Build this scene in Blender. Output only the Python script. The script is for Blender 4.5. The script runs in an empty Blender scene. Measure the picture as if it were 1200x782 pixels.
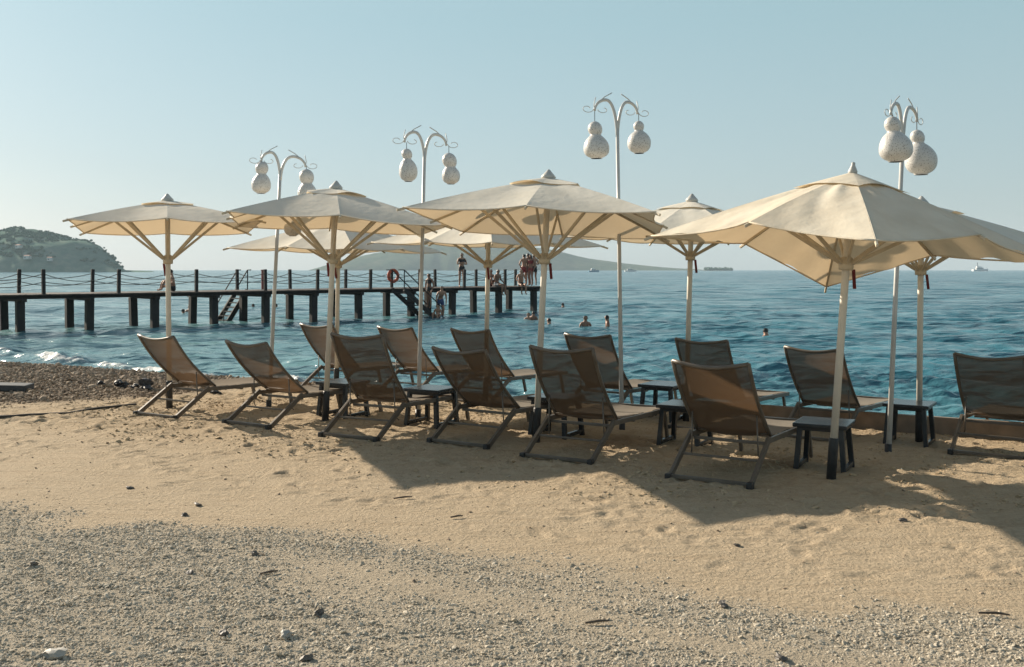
import bpy, bmesh, math, random
import numpy as np
from mathutils import Vector, Matrix, Euler
R = math.radians
rnd = random.Random(7)
S = bpy.context.scene
COL = S.collection
F, HY, EYE = 1167.0, 316.0, 1.70       # focal length in px, horizon row, eye height

# ------------------------------------------------------------------ camera
cam = bpy.data.cameras.new('camera'); camo = bpy.data.objects.new('camera', cam); COL.objects.link(camo)
camo.location = (0, 0, EYE); camo.rotation_euler = (R(90), 0, 0)
cam.lens = 35.0; cam.sensor_width = 36.0; cam.shift_y = -(391 - HY) / 1200.0
cam.clip_start = 0.1; cam.clip_end = 20000
cam.dof.use_dof = True; cam.dof.focus_distance = 9.5; cam.dof.aperture_fstop = 8.0
S.camera = camo
# ------------------------------------------------------------------ sky, sun, exposure
SUN_EL, SUN_AZ = R(23), R(-50.5)        # azimuth from +Y towards +X
w = bpy.data.worlds.new('World'); S.world = w; w.use_nodes = True
nt = w.node_tree; nt.nodes.clear()
sky = nt.nodes.new('ShaderNodeTexSky'); sky.sky_type = 'NISHITA'; sky.sun_disc = False
sky.sun_elevation = SUN_EL; sky.sun_rotation = SUN_AZ
sky.air_density = 1.0; sky.dust_density = 0.9; sky.ozone_density = 3.0; sky.altitude = 0
hs = nt.nodes.new('ShaderNodeHueSaturation'); hs.inputs['Saturation'].default_value = 0.62; hs.inputs['Hue'].default_value = 0.48
bg = nt.nodes.new('ShaderNodeBackground'); bg.inputs['Strength'].default_value = 0.076
wo = nt.nodes.new('ShaderNodeOutputWorld')
veil = nt.nodes.new('ShaderNodeMix'); veil.data_type = 'RGBA'; tcw = nt.nodes.new('ShaderNodeTexCoord'); sxw = nt.nodes.new('ShaderNodeSeparateXYZ'); nt.links.new(tcw.outputs['Generated'], sxw.inputs[0]); mrw = nt.nodes.new('ShaderNodeMapRange'); mrw.inputs[1].default_value = 0.25; mrw.inputs[2].default_value = 0.65; mrw.inputs[3].default_value = 0.70; mrw.inputs[4].default_value = 0.0; nt.links.new(sxw.outputs[2], mrw.inputs[0]); nt.links.new(mrw.outputs[0], veil.inputs[0])
vm = nt.nodes.new('ShaderNodeMix'); vm.data_type = 'RGBA'; vm.inputs[6].default_value = (3.5, 4.1, 4.15, 1); vm.inputs[7].default_value = (2.65, 4.1, 4.4, 1)
mr2 = nt.nodes.new('ShaderNodeMapRange'); mr2.inputs[1].default_value = 0.0; mr2.inputs[2].default_value = 0.24; nt.links.new(sxw.outputs[2], mr2.inputs[0]); nt.links.new(mr2.outputs[0], vm.inputs[0]); nt.links.new(vm.outputs[2], veil.inputs[7])
nt.links.new(sky.outputs[0], hs.inputs['Color']); nt.links.new(hs.outputs[0], veil.inputs[6]); nt.links.new(veil.outputs[2], bg.inputs[0]); nt.links.new(bg.outputs[0], wo.inputs[0])
sl = bpy.data.lights.new('sun', 'SUN'); sl.energy = 5.0; sl.angle = R(0.5); sl.color = (1.0, 0.87, 0.70)
so = bpy.data.objects.new('sun', sl); COL.objects.link(so)
sd = Vector((math.sin(SUN_AZ) * math.cos(SUN_EL), math.cos(SUN_AZ) * math.cos(SUN_EL), math.sin(SUN_EL)))
so.rotation_euler = sd.to_track_quat('Z', 'Y').to_euler(); so.location = (-30, 20, 40)
vs = S.view_settings; vs.view_transform = 'Standard'; vs.look = 'None'; vs.exposure = 0.84; vs.gamma = 1.0; vs.use_curve_mapping = False
cy = S.cycles; cy.max_bounces = 8; cy.diffuse_bounces = 3; cy.glossy_bounces = 3; cy.transparent_max_bounces = 12
cy.transmission_bounces = 4; cy.volume_bounces = 1; cy.use_denoising = True; cy.sample_clamp_indirect = 6
cy.caustics_reflective = False; cy.caustics_refractive = False

# ------------------------------------------------------------------ layout helpers
SA = R(28)
NV = (math.sin(SA), math.cos(SA)); RV = (math.cos(SA), -math.sin(SA))   # seaward and along-shore directions
SEA = -0.45
def ss(a, b, x):
    t = np.clip((np.asarray(x, float) - a) / (b - a), 0, 1); return t * t * (3 - 2 * t)
def base_z(x, y):
    s = NV[0] * x + NV[1] * y; t = RV[0] * x + RV[1] * y
    slope = 0.02 + 0.02 * ss(-6, -2, t)
    z = -slope * np.clip(s - 7.5, 0, 5.2)
    z = z - (0.30 - 5.0 * (slope - 0.02)) * ss(12.2, 14.0, s) - 0.8 * ss(13.4, 19, s) - 0.25 * ss(12.55, 12.9, s) * ss(-6.5, -5.0, t)
    z = z + 0.01 * ss(-9.5, -13, t) * ss(8.5, 11.5, s) * (1 - ss(12.0, 13.6, s))
    return z
def gz(x, y): return float(base_z(x, y))
def at_D(px, D): return ((px - 600) / F * D, D)
def ground(px, py):
    D = 10.0
    for _ in range(60):
        x = (px - 600) / F * D
        D = 0.5 * D + 0.5 * F * (EYE - gz(x, D)) / (py - HY)
    x = (px - 600) / F * D
    return Vector((x, D, gz(x, D)))
def at_s(px, s):
    k = (px - 600) / F
    D = s / (NV[0] * k + NV[1]); return Vector((k * D, D, gz(k * D, D)))
def zat(py, D): return EYE - (py - HY) * D / F

_tab = np.random.RandomState(3).rand(256, 256)
def vnoise(x, y):
    xi = np.floor(x).astype(int); yi = np.floor(y).astype(int)
    fx = x - xi; fy = y - yi; fx = fx * fx * (3 - 2 * fx); fy = fy * fy * (3 - 2 * fy)
    a = _tab[xi % 256, yi % 256]; b = _tab[(xi + 1) % 256, yi % 256]; c = _tab[xi % 256, (yi + 1) % 256]; d = _tab[(xi + 1) % 256, (yi + 1) % 256]
    return (a * (1 - fx) + b * fx) * (1 - fy) + (c * (1 - fx) + d * fx) * fy - 0.5
def fbm(x, y, o=4, lac=2.03, g=0.5):
    r = 0; a = 1.0
    for i in range(o):
        r = r + a * vnoise(x + 17.3 * i, y + 9.1 * i); x = x * lac; y = y * lac; a *= g
    return r

# ------------------------------------------------------------------ materials
def nodes(name):
    m = bpy.data.materials.new(name); m.use_nodes = True
    return m, m.node_tree, m.node_tree.nodes['Principled BSDF'], m.node_tree.nodes['Material Output']
def ramp(t, fac, stops):
    r = t.nodes.new('ShaderNodeValToRGB'); el = r.color_ramp.elements
    while len(el) < len(stops): el.new(0.5)
    for e, (p, c) in zip(el, stops): e.position = p; e.color = (*c, 1) if len(c) == 3 else c
    t.links.new(fac, r.inputs[0]); return r.outputs[0]
def noise(t, scale, detail=4, rough=0.55, vec=None, space='Object'):
    n = t.nodes.new('ShaderNodeTexNoise'); n.inputs['Scale'].default_value = scale
    n.inputs['Detail'].default_value = detail; n.inputs['Roughness'].default_value = rough
    if vec is None:
        tc = t.nodes.new('ShaderNodeTexCoord'); vec = tc.outputs[space]
    t.links.new(vec, n.inputs['Vector']); return n.outputs['Fac']
def bump(t, h, strength, dist, b, prev=None):
    n = t.nodes.new('ShaderNodeBump'); n.inputs['Strength'].default_value = strength; n.inputs['Distance'].default_value = dist
    t.links.new(h, n.inputs['Height'])
    if prev is not None: t.links.new(prev, n.inputs['Normal'])
    if b is not None: t.links.new(n.outputs[0], b.inputs['Normal'])
    return n.outputs[0]
def mixc(t, fac, a, b, mode='MIX'):
    m = t.nodes.new('ShaderNodeMix'); m.data_type = 'RGBA'; m.blend_type = mode
    for sock, v in ((m.inputs[0], fac), (m.inputs[6], a), (m.inputs[7], b)):
        if hasattr(v, 'is_output'): t.links.new(v, sock)
        elif isinstance(v, (int, float)): sock.default_value = v
        else: sock.default_value = (*v, 1)
    return m.outputs[2]
def simple(name, c, rough=0.6, var=0.25, scale=8, metal=0.0, bs=0.0, c2=None):
    m, t, b, o = nodes(name)
    c2 = c2 or tuple(x * (1 - var) for x in c)
    n = noise(t, scale)
    t.links.new(ramp(t, n, [(0.35, c2), (0.65, c)]), b.inputs['Base Color'])
    b.inputs['Roughness'].default_value = rough; b.inputs['Metallic'].default_value = metal
    if bs: bump(t, noise(t, scale * 8), bs, 0.01, b)
    return m
def fabric(name, col, trans, tfac, alpha=0.0, wscale=0, dirt=None):
    m, t, b, o = nodes(name); t.nodes.remove(b)
    n = noise(t, 2.2, 5, 0.6)
    cc = ramp(t, n, [(0.3, dirt or tuple(x * 0.86 for x in col)), (0.62, col)])
    d = t.nodes.new('ShaderNodeBsdfDiffuse'); tr = t.nodes.new('ShaderNodeBsdfTranslucent'); mx = t.nodes.new('ShaderNodeMixShader')
    t.links.new(cc, d.inputs[0]); tr.inputs[0].default_value = (*trans, 1); mx.inputs[0].default_value = tfac
    bn = bump(t, noise(t, 9.0, 4), 0.35, 0.02, None)
    t.links.new(bn, d.inputs['Normal'])
    t.links.new(d.outputs[0], mx.inputs[1]); t.links.new(tr.outputs[0], mx.inputs[2])
    out = mx.outputs[0]
    if alpha:
        tp = t.nodes.new('ShaderNodeBsdfTransparent'); m2 = t.nodes.new('ShaderNodeMixShader')
        m2.inputs[0].default_value = alpha
        t.links.new(out, m2.inputs[1]); t.links.new(tp.outputs[0], m2.inputs[2]); out = m2.outputs[0]
    t.links.new(out, o.inputs[0]); return m
M = {}
M['canvas'] = fabric('cream_canvas', (0.82, 0.785, 0.69), (0.86, 0.66, 0.42), 0.22, dirt=(0.76, 0.715, 0.61))
M['canvas_old'] = fabric('worn_canvas', (0.80, 0.74, 0.61), (0.84, 0.64, 0.40), 0.22, dirt=(0.66, 0.59, 0.47))
M['pole'] = simple('cream_paint', (0.70, 0.65, 0.56), 0.45, 0.12, 5)
M['finial'] = simple('grey_cap', (0.52, 0.51, 0.47), 0.5, 0.2, 9)
M['sleeve'] = simple('black_sleeve', (0.022, 0.024, 0.026), 0.55, 0.3, 12)
M['wood'] = simple('pale_wood_rib', (0.58, 0.50, 0.37), 0.55, 0.22, 9)
M['strap'] = simple('dark_red_strap', (0.16, 0.02, 0.02), 0.8)
M['frame'] = simple('taupe_frame', (0.135, 0.11, 0.085), 0.42, 0.3, 6)
M['cap'] = simple('black_plastic', (0.02, 0.02, 0.02), 0.5)
M['sling'] = fabric('brown_sling', (0.100, 0.080, 0.060), (0.135, 0.082, 0.046), 0.42, 0.09)
M['seat'] = fabric('toplit_sling_seat', (0.29, 0.265, 0.23), (0.3, 0.2, 0.12), 0.25)  # same sling fabric, light on its top put into a paler colour
M['table'] = simple('dark_table', (0.024, 0.030, 0.035), 0.27, 0.35, 10)
M['lampwhite'] = simple('white_enamel', (0.56, 0.56, 0.54), 0.4, 0.15, 6)
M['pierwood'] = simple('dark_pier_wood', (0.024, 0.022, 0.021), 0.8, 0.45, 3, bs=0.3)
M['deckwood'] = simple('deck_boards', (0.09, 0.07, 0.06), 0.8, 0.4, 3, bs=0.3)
M['rope'] = simple('rope', (0.10, 0.095, 0.085), 0.9)
M['skin'] = simple('skin', (0.42, 0.22, 0.14), 0.55, 0.12, 6)
M['skin_tan'] = simple('tanned_skin', (0.27, 0.13, 0.08), 0.55, 0.12, 6)
M['hair'] = simple('dark_hair', (0.015, 0.011, 0.009), 0.5)
M['hairbrown'] = simple('brown_hair', (0.06, 0.03, 0.018), 0.5)
for k, c in dict(swimblack=(0.015, 0.015, 0.02), swimred=(0.28, 0.03, 0.03), swimblue=(0.03, 0.07, 0.2), swimgrey=(0.2, 0.22, 0.24), boatwhite=(0.8, 0.8, 0.79), boatblue=(0.05, 0.22, 0.35),
                 glassdark=(0.03, 0.05, 0.06), ring=(0.55, 0.10, 0.04), slab=(0.05, 0.052, 0.055), rock=(0.028, 0.028, 0.03), kerbw=(0.24, 0.19, 0.145), hose=(0.07, 0.06, 0.05),
                 stonepale=(0.46, 0.43, 0.37), stonedark=(0.12, 0.105, 0.09), twig=(0.09, 0.065, 0.045), wall=(0.7, 0.68, 0.64), roof=(0.36, 0.17, 0.11)).items():
    M[k] = simple(k, c, 0.6, 0.3, 6, bs=0.2)
# gourd shell: pierced all over
m, t, b, o = nodes('pierced_gourd')
tc = t.nodes.new('ShaderNodeTexCoord'); vo = t.nodes.new('ShaderNodeTexVoronoi'); vo.inputs['Scale'].default_value = 64
t.links.new(tc.outputs['Object'], vo.inputs['Vector'])
c = ramp(t, vo.outputs['Distance'], [(0.20, (0.16, 0.145, 0.13)), (0.34, (0.60, 0.59, 0.57))])
t.links.new(mixc(t, noise(t, 7), c, mixc(t, 0.35, c, (0.50, 0.45, 0.38))), b.inputs['Base Color']); b.inputs['Roughness'].default_value = 0.32
bump(t, ramp(t, vo.outputs['Distance'], [(0.1, (0, 0, 0)), (0.35, (1, 1, 1))]), 0.5, 0.004, b); M['gourd'] = m

# sand / gravel ground
m, t, b, o = nodes('sand')
def attr(t, n):
    a = t.nodes.new('ShaderNodeAttribute'); a.attribute_name = n; return a.outputs['Fac']
n1 = noise(t, 0.9, 6, 0.6); n2 = noise(t, 26, 5, 0.7); n3 = noise(t, 160, 3, 0.7)
sand = ramp(t, n1, [(0.30, (0.385, 0.295, 0.185)), (0.68, (0.495, 0.39, 0.26))])
sand = mixc(t, attr(t, 'churn'), (0.50, 0.405, 0.285), sand)
mps = t.nodes.new('ShaderNodeMapping'); tcs = t.nodes.new('ShaderNodeTexCoord'); t.links.new(tcs.outputs['Object'], mps.inputs[0]); mps.inputs['Rotation'].default_value = (0, 0, R(12)); mps.inputs['Scale'].default_value = (0.35, 2.2, 1)
ns = noise(t, 5.0, 6, 0.7, mps.outputs[0])
sand = mixc(t, 0.5, sand, ramp(t, ns, [(0.36, (0.33, 0.245, 0.155)), (0.50, (0.48, 0.385, 0.265)), (0.7, (0.54, 0.44, 0.315))]))
sand = mixc(t, 0.35, sand, ramp(t, n2, [(0.3, (0.28, 0.215, 0.145)), (0.6, (0.51, 0.41, 0.285))]))
grav = ramp(t, n2, [(0.3, (0.31, 0.268, 0.20)), (0.65, (0.45, 0.395, 0.305))])
grav = mixc(t, 0.5, grav, ramp(t, n3, [(0.35, (0.28, 0.235, 0.175)), (0.62, (0.52, 0.45, 0.345))]))
c = mixc(t, attr(t, 'gravel'), sand, grav)
c = mixc(t, attr(t, 'shingle'), c, ramp(t, n3, [(0.35, (0.07, 0.052, 0.038)), (0.65, (0.27, 0.20, 0.14))]))
c = mixc(t, attr(t, 'wet'), c, (0.10, 0.08, 0.06))
t.links.new(c, b.inputs['Base Color']); b.inputs['Roughness'].default_value = 0.95; b.inputs['Specular IOR Level'].default_value = 0.1
p = bump(t, n3, 0.55, 0.008, None); p = bump(t, ns, 0.5, 0.03, None, p); bump(t, n2, 0.9, 0.035, b, p); M['sand'] = m
# loose stones, tint per stone
def stones_mat(name, lo, hi):
    m, t, b, o = nodes(name); a = attr(t, 'tint')
    mid = tuple((x + y) / 2 for x, y in zip(lo, hi))
    t.links.new(mixc(t, 0.25, ramp(t, a, [(0, lo), (0.5, mid), (1, hi)]), ramp(t, noise(t, 60), [(0.3, lo), (0.7, hi)])), b.inputs['Base Color'])
    b.inputs['Roughness'].default_value = 0.9; b.inputs['Specular IOR Level'].default_value = 0.15; return m
M['gravelstones'] = stones_mat('grey_gravel', (0.32, 0.275, 0.205), (0.60, 0.535, 0.43))
M['shinglestones'] = stones_mat('brown_shingle', (0.10, 0.075, 0.055), (0.46, 0.36, 0.26))
M['clod'] = stones_mat('sand_clod', (0.33, 0.245, 0.15), (0.50, 0.39, 0.255))
# sea
m, t, b, o = nodes('sea_water')
tc = t.nodes.new('ShaderNodeTexCoord'); geo = t.nodes.new('ShaderNodeNewGeometry')
b.inputs['Roughness'].default_value = 0.12; b.inputs['IOR'].default_value = 1.33
big = noise(t, 0.05, 3, 0.5, geo.outputs['Position'])
depth_glare = attr(t, 'depth_glare')
wc = mixc(t, depth_glare, (0.125, 0.255, 0.27), (0.016, 0.125, 0.17))  # pale end holds painted sun glare as well as shallow water
wc = mixc(t, ramp(t, big, [(0.35, (0, 0, 0)), (0.7, (0.5, 0.5, 0.5))]), wc, (0.003, 0.065, 0.11))
fn = noise(t, 14, 6, 0.85, geo.outputs['Position'])
fm = t.nodes.new('ShaderNodeMath'); fm.operation = 'MULTIPLY_ADD'; fm.inputs[1].default_value = 0.52
t.links.new(attr(t, 'foam'), fm.inputs[0]); t.links.new(fn, fm.inputs[2])
fmask = ramp(t, fm.outputs[0], [(0.78, (0, 0, 0)), (1.0, (1, 1, 1))])
t.links.new(mixc(t, fmask, wc, ramp(t, noise(t, 7, 6, 0.8, geo.outputs['Position']), [(0.35, (0.34, 0.37, 0.37)), (0.62, (0.66, 0.66, 0.65))])), b.inputs['Base Color'])
t.links.new(ramp(t, fmask, [(0, (0.17,) * 3), (1, (0.9,) * 3)]), b.inputs['Roughness'])
mp = t.nodes.new('ShaderNodeMapping'); mp.inputs['Rotation'].default_value = (0, 0, SA); mp.inputs['Scale'].default_value = (0.55, 1.2, 1)
t.links.new(geo.outputs['Position'], mp.inputs[0])
p1 = bump(t, noise(t, 0.55, 3, 0.6, mp.outputs[0]), 1.0, 0.55, None)
p2 = bump(t, noise(t, 2.6, 4, 0.6, mp.outputs[0]), 1.0, 0.10, None, p1)
p3 = bump(t, noise(t, 9, 3, 0.6, mp.outputs[0]), 0.8, 0.02, None, p2)
acc = p3
for sc_, st_ in ((0.30, 1.4), (1.9, 0.9), (6.0, 0.5)):          # wavelet slopes, also where the mesh is too coarse to carry them
    nn = t.nodes.new('ShaderNodeTexNoise'); nn.inputs['Scale'].default_value = sc_; nn.inputs['Detail'].default_value = 4; t.links.new(mp.outputs[0], nn.inputs['Vector'])
    sb_ = t.nodes.new('ShaderNodeVectorMath'); sb_.operation = 'SUBTRACT'; sb_.inputs[1].default_value = (0.5, 0.5, 0.5); t.links.new(nn.outputs['Color'], sb_.inputs[0])
    ml = t.nodes.new('ShaderNodeVectorMath'); ml.operation = 'MULTIPLY'; ml.inputs[1].default_value = (st_, st_, 0); t.links.new(sb_.outputs[0], ml.inputs[0])
    ad = t.nodes.new('ShaderNodeVectorMath'); ad.operation = 'ADD'; t.links.new(acc, ad.inputs[0]); t.links.new(ml.outputs[0], ad.inputs[1]); acc = ad.outputs[0]
nz = t.nodes.new('ShaderNodeVectorMath'); nz.operation = 'NORMALIZE'; t.links.new(acc, nz.inputs[0]); t.links.new(nz.outputs[0], b.inputs['Normal'])
M['sea'] = m
# hills
def hill_mat(name, a, bcol, ccol, sc):
    m, t, b, o = nodes(name); geo = t.nodes.new('ShaderNodeNewGeometry')
    n = noise(t, sc, 6, 0.65, geo.outputs['Position']); n2 = noise(t, sc * 6, 4, 0.6, geo.outputs['Position'])
    c = mixc(t, 0.5, ramp(t, n, [(0.35, a), (0.5, bcol), (0.66, ccol)]), ramp(t, n2, [(0.4, a), (0.62, bcol)]))
    t.links.new(c, b.inputs['Base Color']); b.inputs['Roughness'].default_value = 1.0; b.inputs['Specular IOR Level'].default_value = 0; return m
M['hillnear'] = hill_mat('hazed_scrub_hill', (0.10, 0.165, 0.14), (0.16, 0.225, 0.18), (0.34, 0.33, 0.27), 0.035)  # scrub colours lightened and blued to carry part of the haze
M['hillfar'] = hill_mat('dry_hill', (0.045, 0.075, 0.05), (0.085, 0.115, 0.08), (0.17, 0.165, 0.12), 0.015)
M['leaf'] = hill_mat('dark_leaves', (0.06, 0.11, 0.085), (0.10, 0.155, 0.115), (0.15, 0.20, 0.14), 0.3)

# ------------------------------------------------------------------ object helpers
def tag(o, label=None, cat=None, group=None, kind=None):
    for k, v in (('label', label), ('category', cat), ('group', group), ('kind', kind)):
        if v: o[k] = v
    return o
def empty(name, loc, rot=None, label=None, cat=None, group=None):
    o = bpy.data.objects.new(name, None); COL.objects.link(o); o.location = loc; o.empty_display_size = 0.2
    if rot is not None: o.rotation_euler = rot
    return tag(o, label, cat, group)
class MB:
    def __init__(s): s.v = []; s.f = []
    def add(s, vs, fs):
        o = len(s.v); s.v += [tuple(v) for v in vs]; s.f += [tuple(i + o for i in f) for f in fs]; return s
    def box(s, c, d, rot=None, bev=0.0):
        bm = bmesh.new(); bmesh.ops.create_cube(bm, size=1)
        bmesh.ops.scale(bm, vec=d, verts=bm.verts)
        if bev: bmesh.ops.bevel(bm, geom=bm.edges[:], offset=bev, segments=2, affect='EDGES', profile=0.6)
        mt = Matrix.Translation(c) @ (rot.to_4x4() if rot is not None else Matrix())
        bm.transform(mt); bm.verts.index_update()
        s.add([v.co for v in bm.verts], [[v.index for v in f.verts] for f in bm.faces]); bm.free(); return s
    def bar(s, p0, p1, w, h, up=(0, 0, 1), bev=0.004):
        p0 = Vector(p0); p1 = Vector(p1); d = p1 - p0; L = d.length; y = d.normalized(); up = Vector(up)
        x = y.cross(up)
        if x.length < 1e-4: x = y.cross(Vector((1, 0, 0)))
        x.normalize(); z = x.cross(y)
        rot = Matrix((x, y, z)).transposed()
        return s.box((p0 + p1) / 2, (w, L, h), rot, bev)
    def tube(s, pts, r, n=8, cap=True):
        pts = [Vector(p) for p in pts]; rs = r if isinstance(r, (list, tuple)) else [r] * len(pts)
        vs = []; fs = []; prev = None
        for i, p in enumerate(pts):
            d = (pts[min(i + 1, len(pts) - 1)] - pts[max(i - 1, 0)]).normalized()
            if prev is None:
                a = d.cross(Vector((0, 0, 1)))
                if a.length < 1e-3: a = d.cross(Vector((1, 0, 0)))
            else: a = prev - d * prev.dot(d)
            a.normalize(); prev = a; b2 = d.cross(a)
            for k in range(n):
                th = 2 * math.pi * k / n; vs.append(p + (a * math.cos(th) + b2 * math.sin(th)) * rs[i])
        for i in range(len(pts) - 1):
            for k in range(n):
                fs.append((i * n + k, i * n + (k + 1) % n, (i + 1) * n + (k + 1) % n, (i + 1) * n + k))
        if cap: fs += [tuple(range(n))[::-1], tuple(range((len(pts) - 1) * n, len(pts) * n))]
        return s.add(vs, fs)
    def lathe(s, prof, n=24, mt=None, cap=True):
        vs = []; fs = []
        for r, z in prof:
            for k in range(n):
                th = 2 * math.pi * k / n; v = Vector((r * math.cos(th), r * math.sin(th), z)); vs.append(mt @ v if mt else v)
        for i in range(len(prof) - 1):
            for k in range(n): fs.append((i * n + k, i * n + (k + 1) % n, (i + 1) * n + (k + 1) % n, (i + 1) * n + k))
        if cap: fs += [tuple(range(n))[::-1], tuple(range((len(prof) - 1) * n, len(prof) * n))]
        return s.add(vs, fs)
    def grid(s, P):      # P[i][j] points
        a = len(P); b2 = len(P[0])
        return s.add([p for row in P for p in row], [(i * b2 + j, i * b2 + j + 1, (i + 1) * b2 + j + 1, (i + 1) * b2 + j) for i in range(a - 1) for j in range(b2 - 1)])
    def build(s, name, mat, parent=None, smooth=False, **tags):
        me = bpy.data.meshes.new(name); me.from_pydata(s.v, [], s.f); me.update()
        me.materials.append(mat)
        if smooth is True: me.polygons.foreach_set('use_smooth', [True] * len(me.polygons))
        o = bpy.data.objects.new(name, me); COL.objects.link(o)
        if smooth == 'auto':
            try: me.set_sharp_from_angle(angle=R(40)); 
            except Exception: pass
        if parent is not None: o.parent = parent
        return tag(o, **tags) if tags else o
def np_mesh(name, v, f, mat, smooth=True, attrs=None, quads=True):
    me = bpy.data.meshes.new(name); n = f.shape[1]
    me.vertices.add(len(v)); me.vertices.foreach_set('co', v.astype(np.float32).ravel())
    me.loops.add(f.size); me.loops.foreach_set('vertex_index', f.astype(np.int32).ravel())
    me.polygons.add(len(f)); me.polygons.foreach_set('loop_start', np.arange(0, f.size, n, dtype=np.int32))
    me.polygons.foreach_set('use_smooth', np.full(len(f), smooth, dtype=bool))
    me.update(calc_edges=True)
    for k, a in (attrs or {}).items():
        at = me.attributes.new(k, 'FLOAT', 'POINT'); at.data.foreach_set('value', a.astype(np.float32).ravel())
    me.materials.append(mat); o = bpy.data.objects.new(name, me); COL.objects.link(o); return o
def grid_faces(a, b):
    i = np.arange(a - 1)[:, None]; j = np.arange(b - 1)[None, :]
    q = np.stack([i * b + j, i * b + j + 1, (i + 1) * b + j + 1, (i + 1) * b + j], -1); return q.reshape(-1, 4)

# ------------------------------------------------------------------ beach
def axis(segs):
    out = []
    for a, b2, st in segs: out.append(np.arange(a, b2, st))
    return np.concatenate(out + [[segs[-1][1]]])
gx = axis([(-90, -30, 4), (-30, -14, 0.5), (-14, -7.5, 0.09), (-7.5, 7.5, 0.03), (7.5, 14, 0.2), (14, 60, 3)])
gy = axis([(-60, 0, 4), (0, 3.6, 0.2), (3.6, 14.0, 0.028), (14.0, 24, 0.07), (24, 70, 2.0)])
X, Y = np.meshgrid(gx, gy, indexing='ij')
s_ = NV[0] * X + NV[1] * Y; t_ = RV[0] * X + RV[1] * Y
Z = base_z(X, Y)
edge = 5.35 + 0.5 * fbm(t_ * 0.5, s_ * 0.5, 3) + 0.35 * fbm(t_ * 2.3, s_ * 2.3, 3) - 0.55 * ss(-2.4, -6, t_)
gravel = 1 - ss(-0.28, 0.22, s_ - edge)
track = np.exp(-((s_ - 4.55 - 0.12 * np.sin(t_ * 0.9)) / 0.16) ** 2) * ss(-5, -3.4, t_)     # a pale wheel-worn band through the gravel
gbase = gravel.copy(); gravel = gravel * (1 - 0.75 * track)
patch = ss(0.12, 0.4, fbm(t_ * 0.9 + 40, s_ * 0.9, 3)); gravel = gravel * (1 - 0.55 * patch)
shingle = ss(-0.5, 0.5, -(t_ + 10.9 + 0.9 * ss(9.6, 8.0, s_)) + 0.5 * fbm(t_ * 1.5, s_ * 1.5, 3)) * ss(7.4, 8.3, s_)
shingle = np.maximum(shingle, ss(11.4, 12.1, s_ + 0.5 * fbm(t_, s_, 3)) * ss(-5.0, -6.5, t_) * 0.85)
wet = ss(0.06, -0.12, Z - SEA - 0.03) * 0.8
shade_patch = np.exp(-(((X + 2.75) / 0.62) ** 2 + ((Y - 4.72) / 0.24) ** 2)); shade_patch = np.clip(shade_patch * (1.25 + 0.9 * fbm(X * 5, Y * 5, 3)), 0, 1)  # mask of a soft cast shadow at lower left, weighted to nothing below
sandy = (1 - gravel) * (1 - shingle)
churn = ss(6.4, 7.6, s_) * sandy
Z = Z + 0.012 * fbm(X * 1.3, Y * 1.3, 3) + sandy * (0.003 + 0.014 * churn) * fbm(X * 5.5 + 3, Y * 5.5, 3) + churn * 0.020 * np.maximum(fbm(X * 15, Y * 15, 2), -0.1) + churn * 0.012 * np.abs(fbm(X * 9 + 7, Y * 9, 2))
Z = Z + sandy * (1 - churn) * 0.006 * fbm(t_ * 1.2, s_ * 9, 3)
Z = Z + 0.012 * gravel * fbm(X * 14, Y * 14, 3) + 0.03 * shingle * fbm(X * 9, Y * 9, 4)
rs = np.random.RandomState(11)
for _ in range(900):                                                 # footprints
    s0 = rs.uniform(6.0, 11.9) if rs.rand() < 0.85 else rs.uniform(5.6, 7); t0 = rs.uniform(-11, 3.5)
    x0 = NV[0] * s0 + RV[0] * t0; y0 = NV[1] * s0 + RV[1] * t0; a = rs.uniform(0, 6.28)
    i0, i1 = np.searchsorted(gx, [x0 - 0.35, x0 + 0.35]); j0, j1 = np.searchsorted(gy, [y0 - 0.35, y0 + 0.35])
    if i1 - i0 < 4 or j1 - j0 < 4: continue
    dx = X[i0:i1, j0:j1] - x0; dy = Y[i0:i1, j0:j1] - y0
    u = (dx * math.cos(a) + dy * math.sin(a)) / 0.10; v2 = (-dx * math.sin(a) + dy * math.cos(a)) / 0.045
    q = u * u + v2 * v2; dep = rs.uniform(0.010, 0.028) * (1.0 if s0 > 7.2 else 0.45)
    Z[i0:i1, j0:j1] += sandy[i0:i1, j0:j1] * dep * (-np.exp(-q * 1.1) + 0.55 * np.exp(-(np.sqrt(q) - 1.55) ** 2 * 4))
Z = np.maximum(Z, -1.9)
beach = np_mesh('beach_ground', np.stack([X, Y, Z], -1).reshape(-1, 3), grid_faces(len(gx), len(gy)), M['sand'],
                attrs=dict(gravel=np.clip(0.35 * gravel + 0.65 * gbase, 0, 1), churn=churn, shingle=shingle, wet=np.maximum(wet, shade_patch * 0.0)))
tag(beach, kind='structure')
def near_z(x, y):
    i = np.clip(np.searchsorted(gx, x), 0, len(gx) - 1); j = np.clip(np.searchsorted(gy, y), 0, len(gy) - 1); return Z[i, j], i, j

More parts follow.
